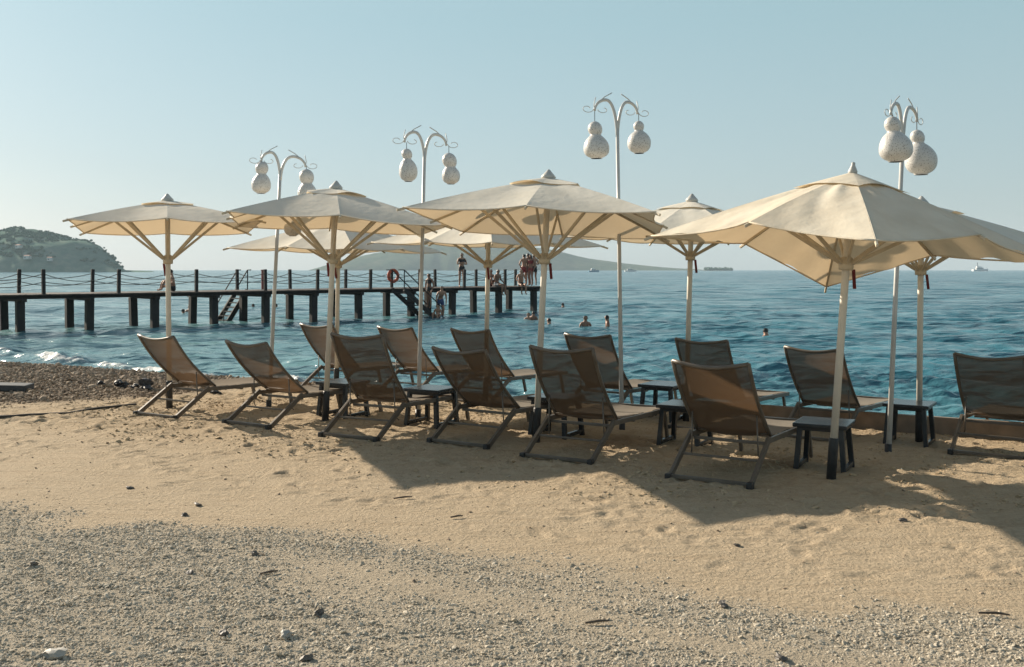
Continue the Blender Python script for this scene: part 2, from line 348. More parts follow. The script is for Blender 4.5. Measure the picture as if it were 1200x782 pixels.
# loose stones as one mesh per kind
def stone_field(name, xs, ys, size, mat, seed, sink=0.3):
    r = np.random.RandomState(seed); N = len(xs)
    ph = (1 + 5 ** 0.5) / 2
    ico = np.array([(-1, ph, 0), (1, ph, 0), (-1, -ph, 0), (1, -ph, 0), (0, -1, ph), (0, 1, ph), (0, -1, -ph), (0, 1, -ph), (ph, 0, -1), (ph, 0, 1), (-ph, 0, -1), (-ph, 0, 1)]) / math.sqrt(1 + ph * ph)
    fc = np.array([(0, 11, 5), (0, 5, 1), (0, 1, 7), (0, 7, 10), (0, 10, 11), (1, 5, 9), (5, 11, 4), (11, 10, 2), (10, 7, 6), (7, 1, 8), (3, 9, 4), (3, 4, 2), (3, 2, 6), (3, 6, 8), (3, 8, 9), (4, 9, 5), (2, 4, 11), (6, 2, 10), (8, 6, 7), (9, 8, 1)])
    v = ico[None] * (1 + r.uniform(-0.28, 0.28, (N, 12, 1)))
    v = v * np.stack([r.uniform(0.7, 1.35, N), r.uniform(0.7, 1.1, N), r.uniform(0.4, 0.8, N)], -1)[:, None, :] * size[:, None, None]
    a = r.uniform(0, 6.283, N); ca, sa = np.cos(a)[:, None], np.sin(a)[:, None]
    tl = r.uniform(-0.5, 0.5, (N, 2))
    z = v[:, :, 2] + v[:, :, 0] * tl[:, :1] + v[:, :, 1] * tl[:, 1:]
    x = v[:, :, 0] * ca - v[:, :, 1] * sa; y = v[:, :, 0] * sa + v[:, :, 1] * ca
    z0, _, _ = near_z(xs, ys)
    P = np.stack([x + xs[:, None], y + ys[:, None], z + (z0 + size * sink)[:, None]], -1).reshape(-1, 3)
    fcs = (fc[None] + (np.arange(N) * 12)[:, None, None]).reshape(-1, 3)
    tint = np.repeat(np.clip(r.normal(0.52, 0.24, N), 0, 1), 12)
    return np_mesh(name, P, fcs, mat, smooth=False, attrs=dict(tint=tint))
r = np.random.RandomState(5); N = 300000
D_ = np.sqrt(r.uniform(3.7 ** 2, 7.9 ** 2, N)); xs = r.uniform(-0.66, 0.66, N) * D_
_, ii, jj = near_z(xs, D_); keep = r.rand(N) < np.clip(gravel[ii, jj] * 1.0 + 0.003, 0, 1) ** 1.4
xs, ys = xs[keep], D_[keep]; sz = np.clip(r.lognormal(math.log(0.0046), 0.48, len(xs)), 0.0026, 0.017)
tag(stone_field('gravel', xs, ys, sz, M['gravelstones'], 1, -0.08), 'grey beige gravel spread over the sand in the foreground', 'gravel', kind='stuff')
N = 120000; D_ = np.sqrt(r.uniform(10.5 ** 2, 23 ** 2, N)); xs = r.uniform(-0.70, -0.02, N) * D_
_, ii, jj = near_z(xs, D_); keep = (r.rand(N) < shingle[ii, jj] ** 2) & (Z[ii, jj] > SEA - 0.05)
xs, ys = xs[keep], D_[keep]; sz = np.clip(r.lognormal(math.log(0.0135), 0.5, len(xs)), 0.006, 0.06)
tag(stone_field('shingle', xs, ys, sz, M['shinglestones'], 2), 'brown shingle bank along the water at the left of the beach', 'shingle', kind='stuff')
N = 3200; D_ = np.sqrt(r.uniform(5.2 ** 2, 13.5 ** 2, N)); xs = r.uniform(-0.62, 0.62, N) * D_
_, ii, jj = near_z(xs, D_); keep = (r.rand(N) < sandy[ii, jj] * 0.6) & (base_z(xs, D_) > -0.3)
xs, ys = xs[keep], D_[keep]; sz = np.clip(r.lognormal(math.log(0.0058), 0.45, len(xs)), 0.003, 0.016)
tag(stone_field('sand_debris', xs, ys, sz, M['shinglestones'], 3, 0.1), 'small dark crumbs of stone and shell scattered on the sand', 'debris', kind='stuff')

N = 26000; D_ = np.sqrt(r.uniform(7.0 ** 2, 13.5 ** 2, N)); xs = r.uniform(-0.6, 0.6, N) * D_
_, ii, jj = near_z(xs, D_); keep = (r.rand(N) < churn[ii, jj] * np.clip(0.35 + 1.6 * fbm(xs * 1.6, D_ * 1.6, 3), 0.02, 1)) & (base_z(xs, D_) > -0.3)
xs, ys = xs[keep], D_[keep]; sz = np.clip(r.lognormal(math.log(0.0095), 0.45, len(xs)), 0.004, 0.03)
tag(stone_field('sand_clods', xs, ys, sz, M['clod'], 9, 0.0), 'crumbly clods of trampled sand around the loungers', 'sand clods', kind='stuff')
# ------------------------------------------------------------------ sea
an = np.radians(np.concatenate([np.linspace(-85, -34, 60)[:-1], np.linspace(-34, 34, 620), np.linspace(34, 85, 60)[1:]]))
d = [9.0]
while d[-1] < 2900: d.append(d[-1] + max(0.045, 0.42 * d[-1] ** 2 / (F * 2.15)))
dd = np.array(d); A, DD = np.meshgrid(an, dd, indexing='ij')
X, Y = DD * np.sin(A), DD * np.cos(A)
s_ = NV[0] * X + NV[1] * Y; t_ = RV[0] * X + RV[1] * Y
step = np.maximum(0.045, 0.42 * DD ** 2 / (F * 2.15)); colst = np.maximum(DD * R(0.11), 0.01)
H = np.zeros_like(X); r = np.random.RandomState(21)
for i in range(110):
    lam = math.exp(r.uniform(math.log(0.24), math.log(2.7))); th = r.normal(0, 0.62) + SA
    kx, ky = math.sin(th), math.cos(th); k = 2 * math.pi / lam
    ph = k * (kx * X + ky * Y) + r.uniform(0, 6.28) + 1.1 * fbm(X / (lam * 3.1) + i, Y / (lam * 3.1), 1)
    fade = ss(2.0, 4.0, lam / step)
    H += 0.0066 * lam ** 0.72 * (np.sin(ph) + 0.22 * np.sin(2 * ph + 1.57)) * fade
for i in range(60):
    lam = math.exp(r.uniform(math.log(3.6), math.log(70.0))); th = r.normal(0, 0.7) + SA
    kx, ky = math.sin(th), math.cos(th); k = 2 * math.pi / lam
    ph = k * (kx * X + ky * Y) + r.uniform(0, 6.28) + 1.4 * fbm(X / (lam * 2.3) + i, Y / (lam * 2.3), 1)
    H += min(0.0045 * lam, 0.09) * np.sin(ph) * ss(2.0, 4.0, lam / step) * ss(5, 11, DD / lam)
gust = 0.75 + 0.7 * fbm(X / 9, Y / 14, 3)
H = H * np.clip(gust, 0.3, 1.4) * (0.5 + 0.5 * ss(13.0, 17, s_))
# breaker running along the shore at the left
sb = 14.35 + 0.22 * np.clip(-14.5 - t_, 0, 20) ** 1.0 + 0.25 * fbm(t_ * 0.5, t_ * 0 + 3, 3)
amp = ss(-10.2, -12.5, t_) * np.clip(0.72 + 1.3 * fbm(t_ * 0.9, s_ * 0.3, 2), 0.12, 1.2); u = s_ - sb
ridge = np.where(u < 0, np.exp(-(u / 0.20) ** 2), np.exp(-(u / 0.55) ** 2)) * amp
H += 0.11 * ridge + 0.09 * ridge * fbm(X * 6, Y * 6, 4)
foam = np.clip(ridge * (u < 0.10) * 0.75 + 0.42 * np.exp(-((u + 0.45) / 0.42) ** 2) * amp * (0.7 + fbm(X * 3, Y * 3, 3)), 0, 1)
wl = base_z(X, Y) - SEA
foam = np.maximum(foam, 0.5 * np.exp(-((wl + 0.05) / 0.05) ** 2) * ss(-4, -8, t_))
depth_glare = np.clip(ss(-0.62, 0.42, np.tan(A)) * 0.85 + 0.35 * ss(40, 500, DD) - 0.35 * ss(26, 14, s_), 0, 1)  # sun-side paleness painted across the view, plus paler shallows inshore
o = np_mesh('sea', np.stack([X, Y, SEA + H], -1).reshape(-1, 3), grid_faces(len(an), len(dd))[:, ::-1], M['sea'], attrs=dict(foam=foam, depth_glare=depth_glare))
tag(o, kind='structure')

# ------------------------------------------------------------------ hills and far land
def hill(name, D, prof, depth, mat, nx, ny, amp, lab=None, base=SEA - 1):
    pxs = np.array([p[0] for p in prof]); hs_ = np.array([(HY - p[1]) * D / F + EYE for p in prof])
    u = np.linspace(pxs[0], pxs[-1], nx); x = (u - 600) / F * D
    v = np.linspace(-1, 1, ny); U, V = np.meshgrid(u, v, indexing='ij'); Yh = D + depth * V; Xh = (U - 600) / F * Yh
    h = np.interp(U, pxs, hs_); prof_v = np.where(V < 0, np.sqrt(np.clip(1 - V ** 2, 0, 1)) ** 1.5, np.sqrt(np.clip(1 - V ** 2, 0, 1)))
    n = fbm(Xh / (depth * 0.5), Yh / (depth * 0.5), 5)
    Zh = base + np.maximum(h - base, 0) * prof_v * np.clip(1 + amp * n * (1 - 0.6 * prof_v), 0.4, 1.4)
    Yh = Yh + depth * 0.25 * fbm(Xh / (depth * 0.6) + 5, Zh * 0 + 1, 4)
    o = np_mesh(name, np.stack([Xh, Yh, Zh], -1).reshape(-1, 3), grid_faces(nx, ny)[:, ::-1], mat)
    tag(o, kind='structure'); return Xh, Yh, Zh
HX, HYY, HZ = hill('headland_hill', 900, [(-420, 300), (-260, 285), (-120, 268), (-40, 272), (0, 274), (22, 272), (55, 275), (88, 278), (108, 282), (120, 289), (130, 301), (139, 313), (144, 317), (176, 318), (182, 320)], 110, M['hillnear'], 260, 90, 0.5)
hill('island_hill', 2450, [(360, 318), (378, 313), (400, 306), (430, 299), (470, 290), (520, 284), (560, 284), (600, 285), (635, 290), (665, 297), (690, 303), (730, 309), (775, 313.5), (822, 316), (834, 319)], 260, M['hillfar'], 300, 60, 0.35)
hill('islet_ground', 1700, [(818, 319), (826, 316.5), (840, 315.6), (852, 316), (859, 319)], 30, M['hillfar'], 40, 14, 0.2)
# scrub and trees clothing the headland: one mass
def clumps(name, pts, sizes, mat, seed):
    r = np.random.RandomState(seed); bm = bmesh.new(); bmesh.ops.create_icosphere(bm, subdivisions=2, radius=1)
    bv = np.array([v.co for v in bm.verts]); bf = np.array([[v.index for v in f.verts] for f in bm.faces]); bm.free()
    N = len(pts); v = bv[None] * (1 + r.uniform(-0.34, 0.34, (N, len(bv), 1)))
    v = v * (sizes[:, None] * np.stack([r.uniform(0.8, 1.3, N), r.uniform(0.8, 1.3, N), r.uniform(0.6, 1.1, N)], -1))[:, None, :]
    P = (v + pts[:, None, :]).reshape(-1, 3); fcs = (bf[None] + (np.arange(N) * len(bv))[:, None, None]).reshape(-1, 3)
    return np_mesh(name, P, fcs, mat, smooth=False)
r = np.random.RandomState(8); I = r.randint(60, 246, 3600); J = r.randint(6, 50, 3600)
okk = (HZ[I, J] > 3) & (fbm(HX[I, J] / 30, HYY[I, J] / 30 + HZ[I, J] / 8, 3) > -0.12); I, J = I[okk], J[okk]
pts = np.stack([HX[I, J] + r.uniform(-2, 2, len(I)), HYY[I, J], HZ[I, J] + 0.6], -1)
tag(clumps('hill_scrub', pts, r.uniform(0.5, 1.5, len(I)), M['leaf'], 4), 'dark green scrub and small trees covering the headland at left', 'scrub', kind='stuff')
N = 60; cx = (r.uniform(824, 857, N) - 600) / F * 1700
pts = np.stack([cx, 1700 + r.uniform(-18, 18, N), r.uniform(0.8, 3.4, N)], -1)
tag(clumps('islet_scrub', pts, r.uniform(1.5, 3.4, N), M['leaf'], 6), 'dark clump of trees on the small islet at the horizon', 'scrub', kind='stuff')

# air
bm = MB().box((0, 1500, 36), (6200, 3200, 78)); 
hz = bm.build('haze', M['sea']); hz.data.materials.clear()
hm = bpy.data.materials.new('air'); hm.use_nodes = True; hm.node_tree.nodes.clear()
pv = hm.node_tree.nodes.new('ShaderNodeVolumePrincipled'); ho = hm.node_tree.nodes.new('ShaderNodeOutputMaterial')
pv.inputs['Color'].default_value = (0.76, 0.89, 0.99, 1); pv.inputs['Density'].default_value = 0.00016; pv.inputs['Anisotropy'].default_value = 0.0
hm.node_tree.links.new(pv.outputs[0], ho.inputs['Volume']); hz.data.materials.append(hm); tag(hz, kind='stuff')

# ------------------------------------------------------------------ parasols
def umbrella(base, apex, rot, label, cap_z=None, tips=None, mat='canvas', seed=0, strap=True, rc=1.56, worn=0.0, drop=0.47, midf=0.95, fin=1.0, hub_h=1.86):
    base = Vector(base); apex = Vector(apex); ax = apex - base; L = ax.length
    q = Vector((0, 0, 1)).rotation_difference(ax.normalized())
    root = empty('beach_umbrella', base, None, label, 'beach umbrella', 'cream beach umbrellas in two rows')
    root.rotation_mode = 'QUATERNION'; root.rotation_quaternion = q
    r = random.Random(seed)
    MB().lathe([(0.031, 0.30), (0.031, L - 0.10)], 14).build('pole', M['pole'], root, True)
    MB().lathe([(0.040, -0.15), (0.040, 0.33), (0.036, 0.345)], 14).build('pole_sleeve', M['sleeve'], root, True)
    MB().lathe([(0.055, hub_h - 0.06), (0.06, hub_h - 0.04), (0.06, hub_h + 0.02), (0.042, hub_h + 0.05)], 14).build('hub', M['wood'], root, True)
    tips = tips or {}
    rib = []
    for k in range(8):
        a = R(rot) + k * math.pi / 4; corner = k % 2 == 1
        rr = rc if corner else rc * 0.72; dz = -(drop if corner else drop * midf)
        dr, dzz = tips.get(k, (0, 0)); rr += dr; dz += dzz + r.uniform(-0.015, 0.015)
        rib.append((a, rr, dz))
    zt = L - 0.07
    def rp(k, v, dz=0):
        a, rr, z = rib[k % 8]; vv = v
        return Vector((math.sin(a) * rr * vv, math.cos(a) * rr * vv, zt + z * (0.86 * vv + 0.14 * vv * vv) + dz))
    # canopy
    NU, NVV = 18, 20; mb = MB(); ph = r.uniform(0, 9)
    for k in range(8):
        P = []
        for i in range(NVV + 1):
            row = []
            for j in range(NU + 1):
                u = j / NU; b4 = 4 * u * (1 - u); v = i / NVV * (1 - 0.045 * b4)
                p = rp(k, v).lerp(rp(k + 1, v), u)
                p.z -= 0.05 * b4 * v * v
                wv = worn * b4 * v * (0.035 * math.sin(9 * v * (0.6 + u) + 7 * u + k * 2.1 + ph) + 0.02 * math.sin(17 * u + 5 * v + k))
                p.z += wv + worn * b4 * 4 * v * (1 - v) * (0.010 * math.sin(8 * (u * 1.2 - v * 0.9) + k * 1.7 + ph) + 0.0035 * math.sin(21 * (u * 0.7 - 0.8 * v) + 2 * k)) + 0.006 * b4 * math.sin(6 * u + 5 * v + k + ph)
                row.append(p)
            P.append(row)
        mb.grid(P)
    bmx = bmesh.new(); me = bpy.data.meshes.new('canopy'); me.from_pydata(mb.v, [], mb.f); bmx.from_mesh(me)
    bmx.free()
    me.polygons.foreach_set('use_smooth', [True] * len(me.polygons)); me.materials.append(M[mat])
    # keep crisp creases along the ribs
    can = bpy.data.objects.new('canopy', me); COL.objects.link(can); can.parent = root
    # hem
    hem = MB()
    for k in range(8):
        hem.tube([rp(k, 1 - 0.045 * 4 * u * (1 - u)).lerp(rp(k + 1, 1 - 0.045 * 4 * u * (1 - u)), u) - Vector((0, 0, 0.05 * 4 * u * (1 - u) * (1 - 0.18 * u * (1 - u)) + 0.0)) for u in [i / 8 for i in range(9)]], 0.0075, 5)
    hem.build('hem', M[mat], can, True)
    # raised vent flap
    vt = MB()
    for k in range(8):
        P = []
        for i in range(5):
            row = []
            for j in range(7):
                u = j / 6; b4 = 4 * u * (1 - u); v = (0.02 + i / 4 * 0.27) * (1 - 0.03 * b4)
                p = rp(k, v, 0.006 * (i / 4) + 0.009).lerp(rp(k + 1, v, 0.006 * (i / 4) + 0.009), u); p.z += 0.020 * b4 * i / 4 * (0.4 + math.sin(3 * k + ph))
                row.append(p)
            P.append(row)
        vt.grid(P)
    vt.build('vent_flap', M[mat], can, True)
    # finial
    MB().lathe([(0.010, zt - 0.02), (0.070 * fin, zt - 0.010), (0.078 * fin, zt + 0.012), (0.060 * fin, zt + 0.034), (0.034 * fin, zt + 0.062), (0.016, zt + 0.084), (0.004, zt + 0.092)], 14).build('finial', M['finial'], root, True)
    for k in range(8):
        up = Vector((0, 0, -0.014))
        b_ = MB()
        pts = [rp(k, v) + up for v in (0.03, 0.25, 0.5, 0.75, 1.0, 1.035)]
        for p0, p1 in zip(pts[:-1], pts[1:]): b_.bar(p0, p1 + (p1 - p0) * 0.02, 0.018, 0.024)
        ro = b_.build('rib', M['wood'], root)
        a = rib[k][0]; h0 = Vector((math.sin(a) * 0.055, math.cos(a) * 0.055, hub_h))
        mpt = rp(k, 0.5 if k % 2 else 0.62) + Vector((0, 0, -0.03))
        MB().bar(h0, mpt, 0.020, 0.030, bev=0.003).build('strut', M['wood'], ro)
    if strap:
        a = r.uniform(0, 6.28) if strap is True else strap
        p = Vector((math.cos(a) * 0.06, math.sin(a) * 0.06, hub_h - 0.05))
        MB().bar(p, p + Vector((0.02, 0, -0.16)), 0.028, 0.012, (0, 1, 0)).build('strap', M['strap'], root)
    return root
def um(px_b, py_b, px_a, py_a, rot, label, s=None, dy=0.0, **k):
    b_ = ground(px_b, py_b) if s is None else at_s(px_b, s)
    return umbrella(b_, Vector(((px_a - 600) / F * (b_.y + dy), b_.y + dy, zat(py_a, b_.y + dy))), rot, label, **k)
um(198.5, 479, 196, 229, -19, 'cream beach umbrella at the far left, open above the leftmost lounger', seed=1, dy=0.10, drop=0.33, rc=1.50, strap=2.9)
um(381, 494, 394, 214, -13, 'cream beach umbrella whose pole stands just left of the steep brown lounger', seed=2, dy=0.08, drop=0.42, rc=1.60, strap=2.9)
um(628, 518, 643, 201, 11, 'large cream beach umbrella in the middle with a red tie under its hub', seed=3, rc=1.65, dy=0.17, strap=-0.2)
um(974, 562, 1000, 193, 57, 'nearest cream beach umbrella, wrinkled and sagging, pole rising in front of a black side table', seed=4, mat='canvas_old', worn=0.3, fin=0.5, drop=0.62, midf=0.80, rc=1.62, strap=-0.3,
   tips={3: (-0.02, 0.0), 7: (-0.1, -0.34), 6: (0, -0.12), 0: (0, -0.1)}, hub_h=1.80)
um(394, 0, 397, 253, 28, 'low cream beach umbrella in the back row hidden behind the left umbrellas', s=11.6, seed=5, drop=0.44)
um(569, 0, 573, 244, 42, 'back row cream umbrella in front of the island, half hidden by the middle umbrella', s=11.6, seed=6, drop=0.42, strap=-1.6)
um(804, 0, 811, 229, 35, 'cream beach umbrella in the back row right of the tallest lamp post', s=11.6, seed=7, hub_h=2.0, strap=-0.4)
um(1077, 518, 1080, 232, 52, 'cream beach umbrella at the right, half covered by the nearest sagging umbrella', s=11.55, seed=8, strap=-0.5)

# ------------------------------------------------------------------ loungers
def lounger(loc, yaw, ang, label, pitch=1.6):
    root = empty('sun_lounger', loc, Euler((R(-pitch), 0, R(-yaw)), 'XYZ'), label, 'sun lounger', 'brown sling sun loungers in two rows')
    root.rotation_euler = (Matrix.Rotation(R(-yaw), 3, 'Z') @ Matrix.Rotation(R(-pitch), 3, 'X')).to_euler()
    W = 0.335; zr = 0.315; L = 1.32
    fr = MB()
    for sx in (-1, 1):
        fr.bar((sx * W, -0.62 + 0.50, zr), (sx * W, L, zr), 0.028, 0.045)
    for y in (-0.08, 0.42, 0.9): fr.bar((-W + 0.014, y, zr - 0.03), (W - 0.014, y, zr - 0.03), 0.03, 0.025, (0, 0, 1))
    fr.bar((-W - 0.014, L, zr), (W + 0.014, L, zr), 0.045, 0.045)
    fo = fr.build('frame', M['frame'], root)
    for sx in (-1, 1):
        MB().bar((sx * (W + 0.002), -0.10, zr + 0.018), (sx * (W + 0.002), -0.575, 0.02), 0.030, 0.05, (0, 0, 1)).build('leg', M['frame'], root)
        MB().bar((sx * (W + 0.002), L - 0.16, zr - 0.02), (sx * (W + 0.002), L - 0.06, 0.0), 0.028, 0.042, (0, 1, 0)).build('leg', M['frame'], root)
        MB().box((sx * (W + 0.004), -0.60, 0.022), (0.05, 0.07, 0.06), None, 0.012).build('foot_cap', M['cap'], root)
    MB().bar((-W, -0.59, 0.03), (W, -0.59, 0.03), 0.04, 0.028).build('ground_bar', M['frame'], root)
    st = MB(); P = []
    for i in range(13):
        y = 0.01 + (L - 0.05) * i / 12
        P.append([Vector(((j / 8 * 2 - 1) * (W - 0.012), y, zr + 0.027 - 0.022 * math.sin(math.pi * j / 8))) for j in range(9)])
    st.grid(P).build('seat', M['seat'], root, True)
    # backrest
    a = R(ang); by = -math.cos(a); bz = math.sin(a); LB = 0.86; z0 = zr + 0.03
    def bp(x, l, off=0):     # slight bow of the frame
        e = 0.03 * math.sin(math.pi * l / LB)
        return Vector((x, by * l - (off + e) * bz * -1, z0 + bz * l - (off + e) * by * -1 * -1))
    def bq(x, l, off=0):
        n = Vector((0, -bz, -math.cos(a)))      # towards the back of the rest
        return Vector((x, by * l, z0 + bz * l)) + n * (off + 0.035 * math.sin(math.pi * min(l / LB, 1)) - 0.02 * (l / LB) ** 4)
    bf = MB()
    for sx in (-1, 1): bf.tube([bq(sx * (W - 0.018), LB * i / 8) for i in range(9)], 0.0165, 8)
    bf.tube([bq(-W + 0.018 + (2 * W - 0.036) * j / 8, LB, 0.03 * math.sin(math.pi * j / 8)) - Vector((0, 0, 0.022 * math.sin(math.pi * j / 8))) for j in range(9)], 0.0165, 8)
    bf.tube([bq(-W + 0.018, 0.03, 0.0), bq(W - 0.018, 0.03, 0.0)], 0.014, 8)
    bo = bf.build('backrest', M['frame'], root, True)
    P = []
    for i in range(15):
        row = []
        for j in range(11):
            u = j / 10; sg = math.sin(math.pi * u); l = 0.0 + LB * i / 14
            p = bq((u * 2 - 1) * (W - 0.02), l, 0.032 * sg); p.z -= 0.022 * sg * (i / 14) ** 3; row.append(p)
        P.append(row)
    MB().grid(P).build('sling', M['sling'], bo, True)
    for sx in (-1, 1):
        p = bq(sx * (W - 0.06), 0.30, 0.01)
        MB().tube([p, Vector((sx * (W - 0.05), p.y + 0.02, 0.20)), Vector((sx * (W - 0.03), p.y + 0.06, 0.17))], 0.0065, 6).build('support_rod', M['frame'], bo, True)
    MB().bar((-W, -0.33, 0.178), (W, -0.33, 0.178), 0.02, 0.02).build('cross_bar', M['frame'], root)
    return root
def lf(pxl, pyl, pxr, pyr, yaw, ang, label, **k):          # from the two ends of the bar on the ground
    a_ = ground(pxl, pyl); b_ = ground(pxr, pyr); m_ = (a_ + b_) / 2; d_ = Vector((math.sin(R(yaw)), math.cos(R(yaw)), 0)) * 0.59
    p = m_ + d_; p.z = gz(m_.x, m_.y) + 0.0
    return lounger((p.x, p.y, gz(m_.x, m_.y) - 0.59 * math.sin(R(k.get('pitch', 1.6)))), yaw, ang, label, **k)
def lb(px, s, yaw, ang, label, **k):                       # from the right hinge
    h = at_s(px, s); x = Vector((math.cos(R(yaw)), -math.sin(R(yaw)), 0)) * 0.31; p = h - x
    return lounger((p.x, p.y, gz(h.x, h.y)), yaw, ang, label, **k)
lf(158, 487, 207, 492, 33, 43, 'sunlit brown sling lounger at the far left end of the front row')
lf(260, 497, 320, 503, 33, 41, 'sunlit brown sling lounger, second from the left, beside a thin lamp post')
lf(374, 512, 445, 518, 27, 54, 'brown lounger with steep backrest right behind a cream umbrella pole')
lf(500, 516, 577, 530, 33, 43, 'brown lounger just right of the side table with the pale sheen, front row')
lf(611, 535, 696, 547, 30, 50, 'brown lounger with its light-greyed seat showing, left beside the middle umbrella pole')
lf(780, 558, 886, 577, 31, 45, 'nearest brown lounger, close to the black table with an umbrella pole in front')
lb(420, 11.9, 33, 46, 'brown lounger mostly hidden behind the steep backrest in the back row')
lb(513, 12.0, 35, 45, 'brown lounger in the back row between the thin second lamp post and the umbrella pole')
lb(601, 11.9, 35, 46, 'brown back row lounger standing right below the island umbrella pole')
lb(739, 11.5, 35, 49, 'brown back row lounger behind the tall lamp post with white gourds')
lb(872, 11.4, 36, 52, 'brown back row lounger behind the nearest lounger, only its upper backrest and foot end showing')
lb(1006, 11.5, 38, 48, 'dark brown back row lounger seen behind the nearest umbrella pole')
lb(1211, 11.3, 36, 48, 'dark brown lounger cut off by the right edge of the picture')

# ------------------------------------------------------------------ side tables
def table(loc, yaw, label, w=0.46, h=0.42):
    root = empty('side_table', loc, (0, 0, R(-yaw)), label, 'side table', 'black side tables between loungers')
    MB().box((0, 0, h - 0.018), (w, w, 0.036), None, 0.008).build('table_top', M['table'], root)
    MB().box((0, 0, h - 0.052), (w - 0.07, w - 0.07, 0.03), None, 0.003).build('apron', M['table'], root)
    e = w / 2 - 0.045
    for sx in (-1, 1):
        for sy in (-1, 1):
            MB().bar((sx * e * 0.94, sy * e * 0.94, h - 0.04), (sx * (e + 0.02), sy * (e + 0.02), -0.02), 0.045, 0.045, (0, 1, 0)).build('leg', M['table'], root)
        MB().bar((sx * (e + 0.017), -e, 0.035), (sx * (e + 0.017), e, 0.035), 0.035, 0.04).build('foot_rail', M['table'], root)
    return root
def tb(px, py, yaw, label, **k): g = ground(px, py); return table(g, yaw, label, **k)
tb(402, 488, 30, 'black side table between the second lounger and the steep one, behind an umbrella pole')
tb(506, 498, 30, 'black side table with a pale sheen on top beside the second lamp post')
tb(652, 510, 30, 'black side table under the middle umbrella, mostly hidden by a lounger')
tb(803, 521, 30, 'black side table wedged between the light-greyed seat and the nearest lounger')
tb(966, 549, 28, 'black side table nearest to the camera behind the black sleeve of an umbrella pole')
tb(777, 492, 33, 'black side table in the back row right of the tall lamp post', h=0.44)
g = at_s(1066, 11.35); table(g, 33, 'black side table at the right around the back umbrella pole', h=0.44)

# ------------------------------------------------------------------ lamp posts and gourds
def gourd(px, py_b, rb, py_c, rc, py_bot, D, label, hang_py, lean=0.0):
    k = D / F; top = Vector(((px[0] - 600) * k, D, zat(hang_py, D)))
    root = empty('gourd_lantern', top, None, label, 'gourd lantern', 'pierced white gourd lanterns')
    zb = zat(py_b, D) - top.z; zc = zat(py_c, D) - top.z; zbot = zat(py_bot, D) - top.z; RB = rb * k; RC = rc * k; off = (px[1] - px[0]) * k
    prof = []
    ztop = zb + RB * 1.05
    for i in range(41):
        z = ztop + (zbot - ztop) * i / 40
        a = RB * math.sqrt(max(0, 1 - ((z - zb) / (RB * 1.08)) ** 2))
        hgt = (zc - zbot) if z < zc else max((zb - zc) - 0.62 * RB, 0.5 * RC)
        b_ = RC * (max(0, 1 - (abs(z - zc) / max(hgt, 0.01)) ** (2.6 if z < zc else 2.0))) ** (0.5 if z < zc else 0.62)
        neck = min(RB, RC) * 0.52 if zc < z < zb else 0
        rr = max((a ** 4 + b_ ** 4) ** 0.25, neck)
        prof.append((max(rr, 0.006), z))
    prof[-1] = (max(RC * 0.42, prof[-2][0] * 0.55), zbot)
    v = MB().lathe(prof, 28, cap=False)
    v.v = [(x + off * ss(ztop, zc, z), y, z) for x, y, z in v.v]
    sh = v.build('shell', M['gourd'], root, True)
    MB().lathe([(RC * 0.40, zbot + 0.001), (RC * 0.40, zbot + 0.03), (0.005, zbot + 0.032)], 20, Matrix.Translation((off, 0, 0)), cap=False).build('opening', M['cap'], sh, True)
    MB().tube([(0, 0, 0.01), (0, 0, ztop - 0.005)], 0.004, 6).build('cord', M['rope'], root)
    return root
def lamp(base, top_px, top_py, tips, label, yawd=0.0):
    """tips: (px, py, dD) of the two arm ends; base: ground point"""
    D = base.y; k = D / F
    j = Vector(((top_px - 600) * k, D, zat(top_py, D)))
    root = empty('lamp_post', base, None, label, 'lamp post', 'white lamp posts with gourd lanterns')
    J = j - base
    MB().tube([(0, 0, -0.1), J * 0.5, J], [0.026, 0.023, 0.020], 10).build('post', M['lampwhite'], root, True)
    MB().tube([(0, 0, -0.1), (0, 0, 0.09)], 0.034, 10).build('socket', M['sleeve'], root, True)
    for px, py, dD in tips:
        e = Vector(((px - 600) * (D + dD) / F, D + dD, zat(py, D + dD))) - base
        hz_ = e - J; span = Vector((hz_.x, hz_.y, 0)); top = max(hz_.z, 0.0) + 0.13
        pts = []
        for i in range(17):
            u = i / 16
            if u < 0.5: q = u * 2; pts.append(J + span * (0.08 * q + 0.42 * q * q) + Vector((0, 0, -0.12 + (top + 0.12) * math.sin(q * math.pi / 2))))
            else: q = u * 2 - 1; pts.append(J + span * (0.5 + 0.5 * math.sin(q * math.pi / 2)) + Vector((0, 0, hz_.z + (top - hz_.z) * math.cos(q * math.pi / 2))))
        ar = MB().tube(pts, [0.018] * 9 + [0.018 - 0.0006 * i for i in range(8)], 8).build('arm', M['lampwhite'], root, True)
        sp = span.normalized(); sc = MB()
        def spiral(c0, d0, size, up, turns=1.1):
            out = []
            for i in range(15):
                th = i / 14 * turns * 2 * math.pi; rr = size * (1 - 0.55 * i / 14)
                out.append(c0 + d0 * (size * 1.2 + 0 - rr * math.cos(th) * 1.0) + Vector((0, 0, up * rr * 0.62 * math.sin(th))))
            return out
        c0 = e + Vector((0, 0, 0.02))
        sc.tube(spiral(c0, sp, 0.075, -1, 0.95), 0.0042, 6); sc.tube(spiral(c0 - sp * 0.02, -sp, 0.07, -1, 0.7), 0.0042, 6)
        c1 = pts[12]
        sc.tube([c1, c1 - sp * 0.08 + Vector((0, 0, 0.07)), c1 - sp * 0.17 + Vector((0, 0, 0.12))], 0.006, 6)
        sc.tube([e, e + Vector((0, 0, 0.07)) + sp * 0.01, e + Vector((0, 0, 0.15)) - sp * 0.01], 0.005, 6)
        sc.build('scroll', M['lampwhite'], ar, True)
    return root
def lampD(px, D): x, y = at_D(px, D); return Vector((x, y, gz(x, y)))
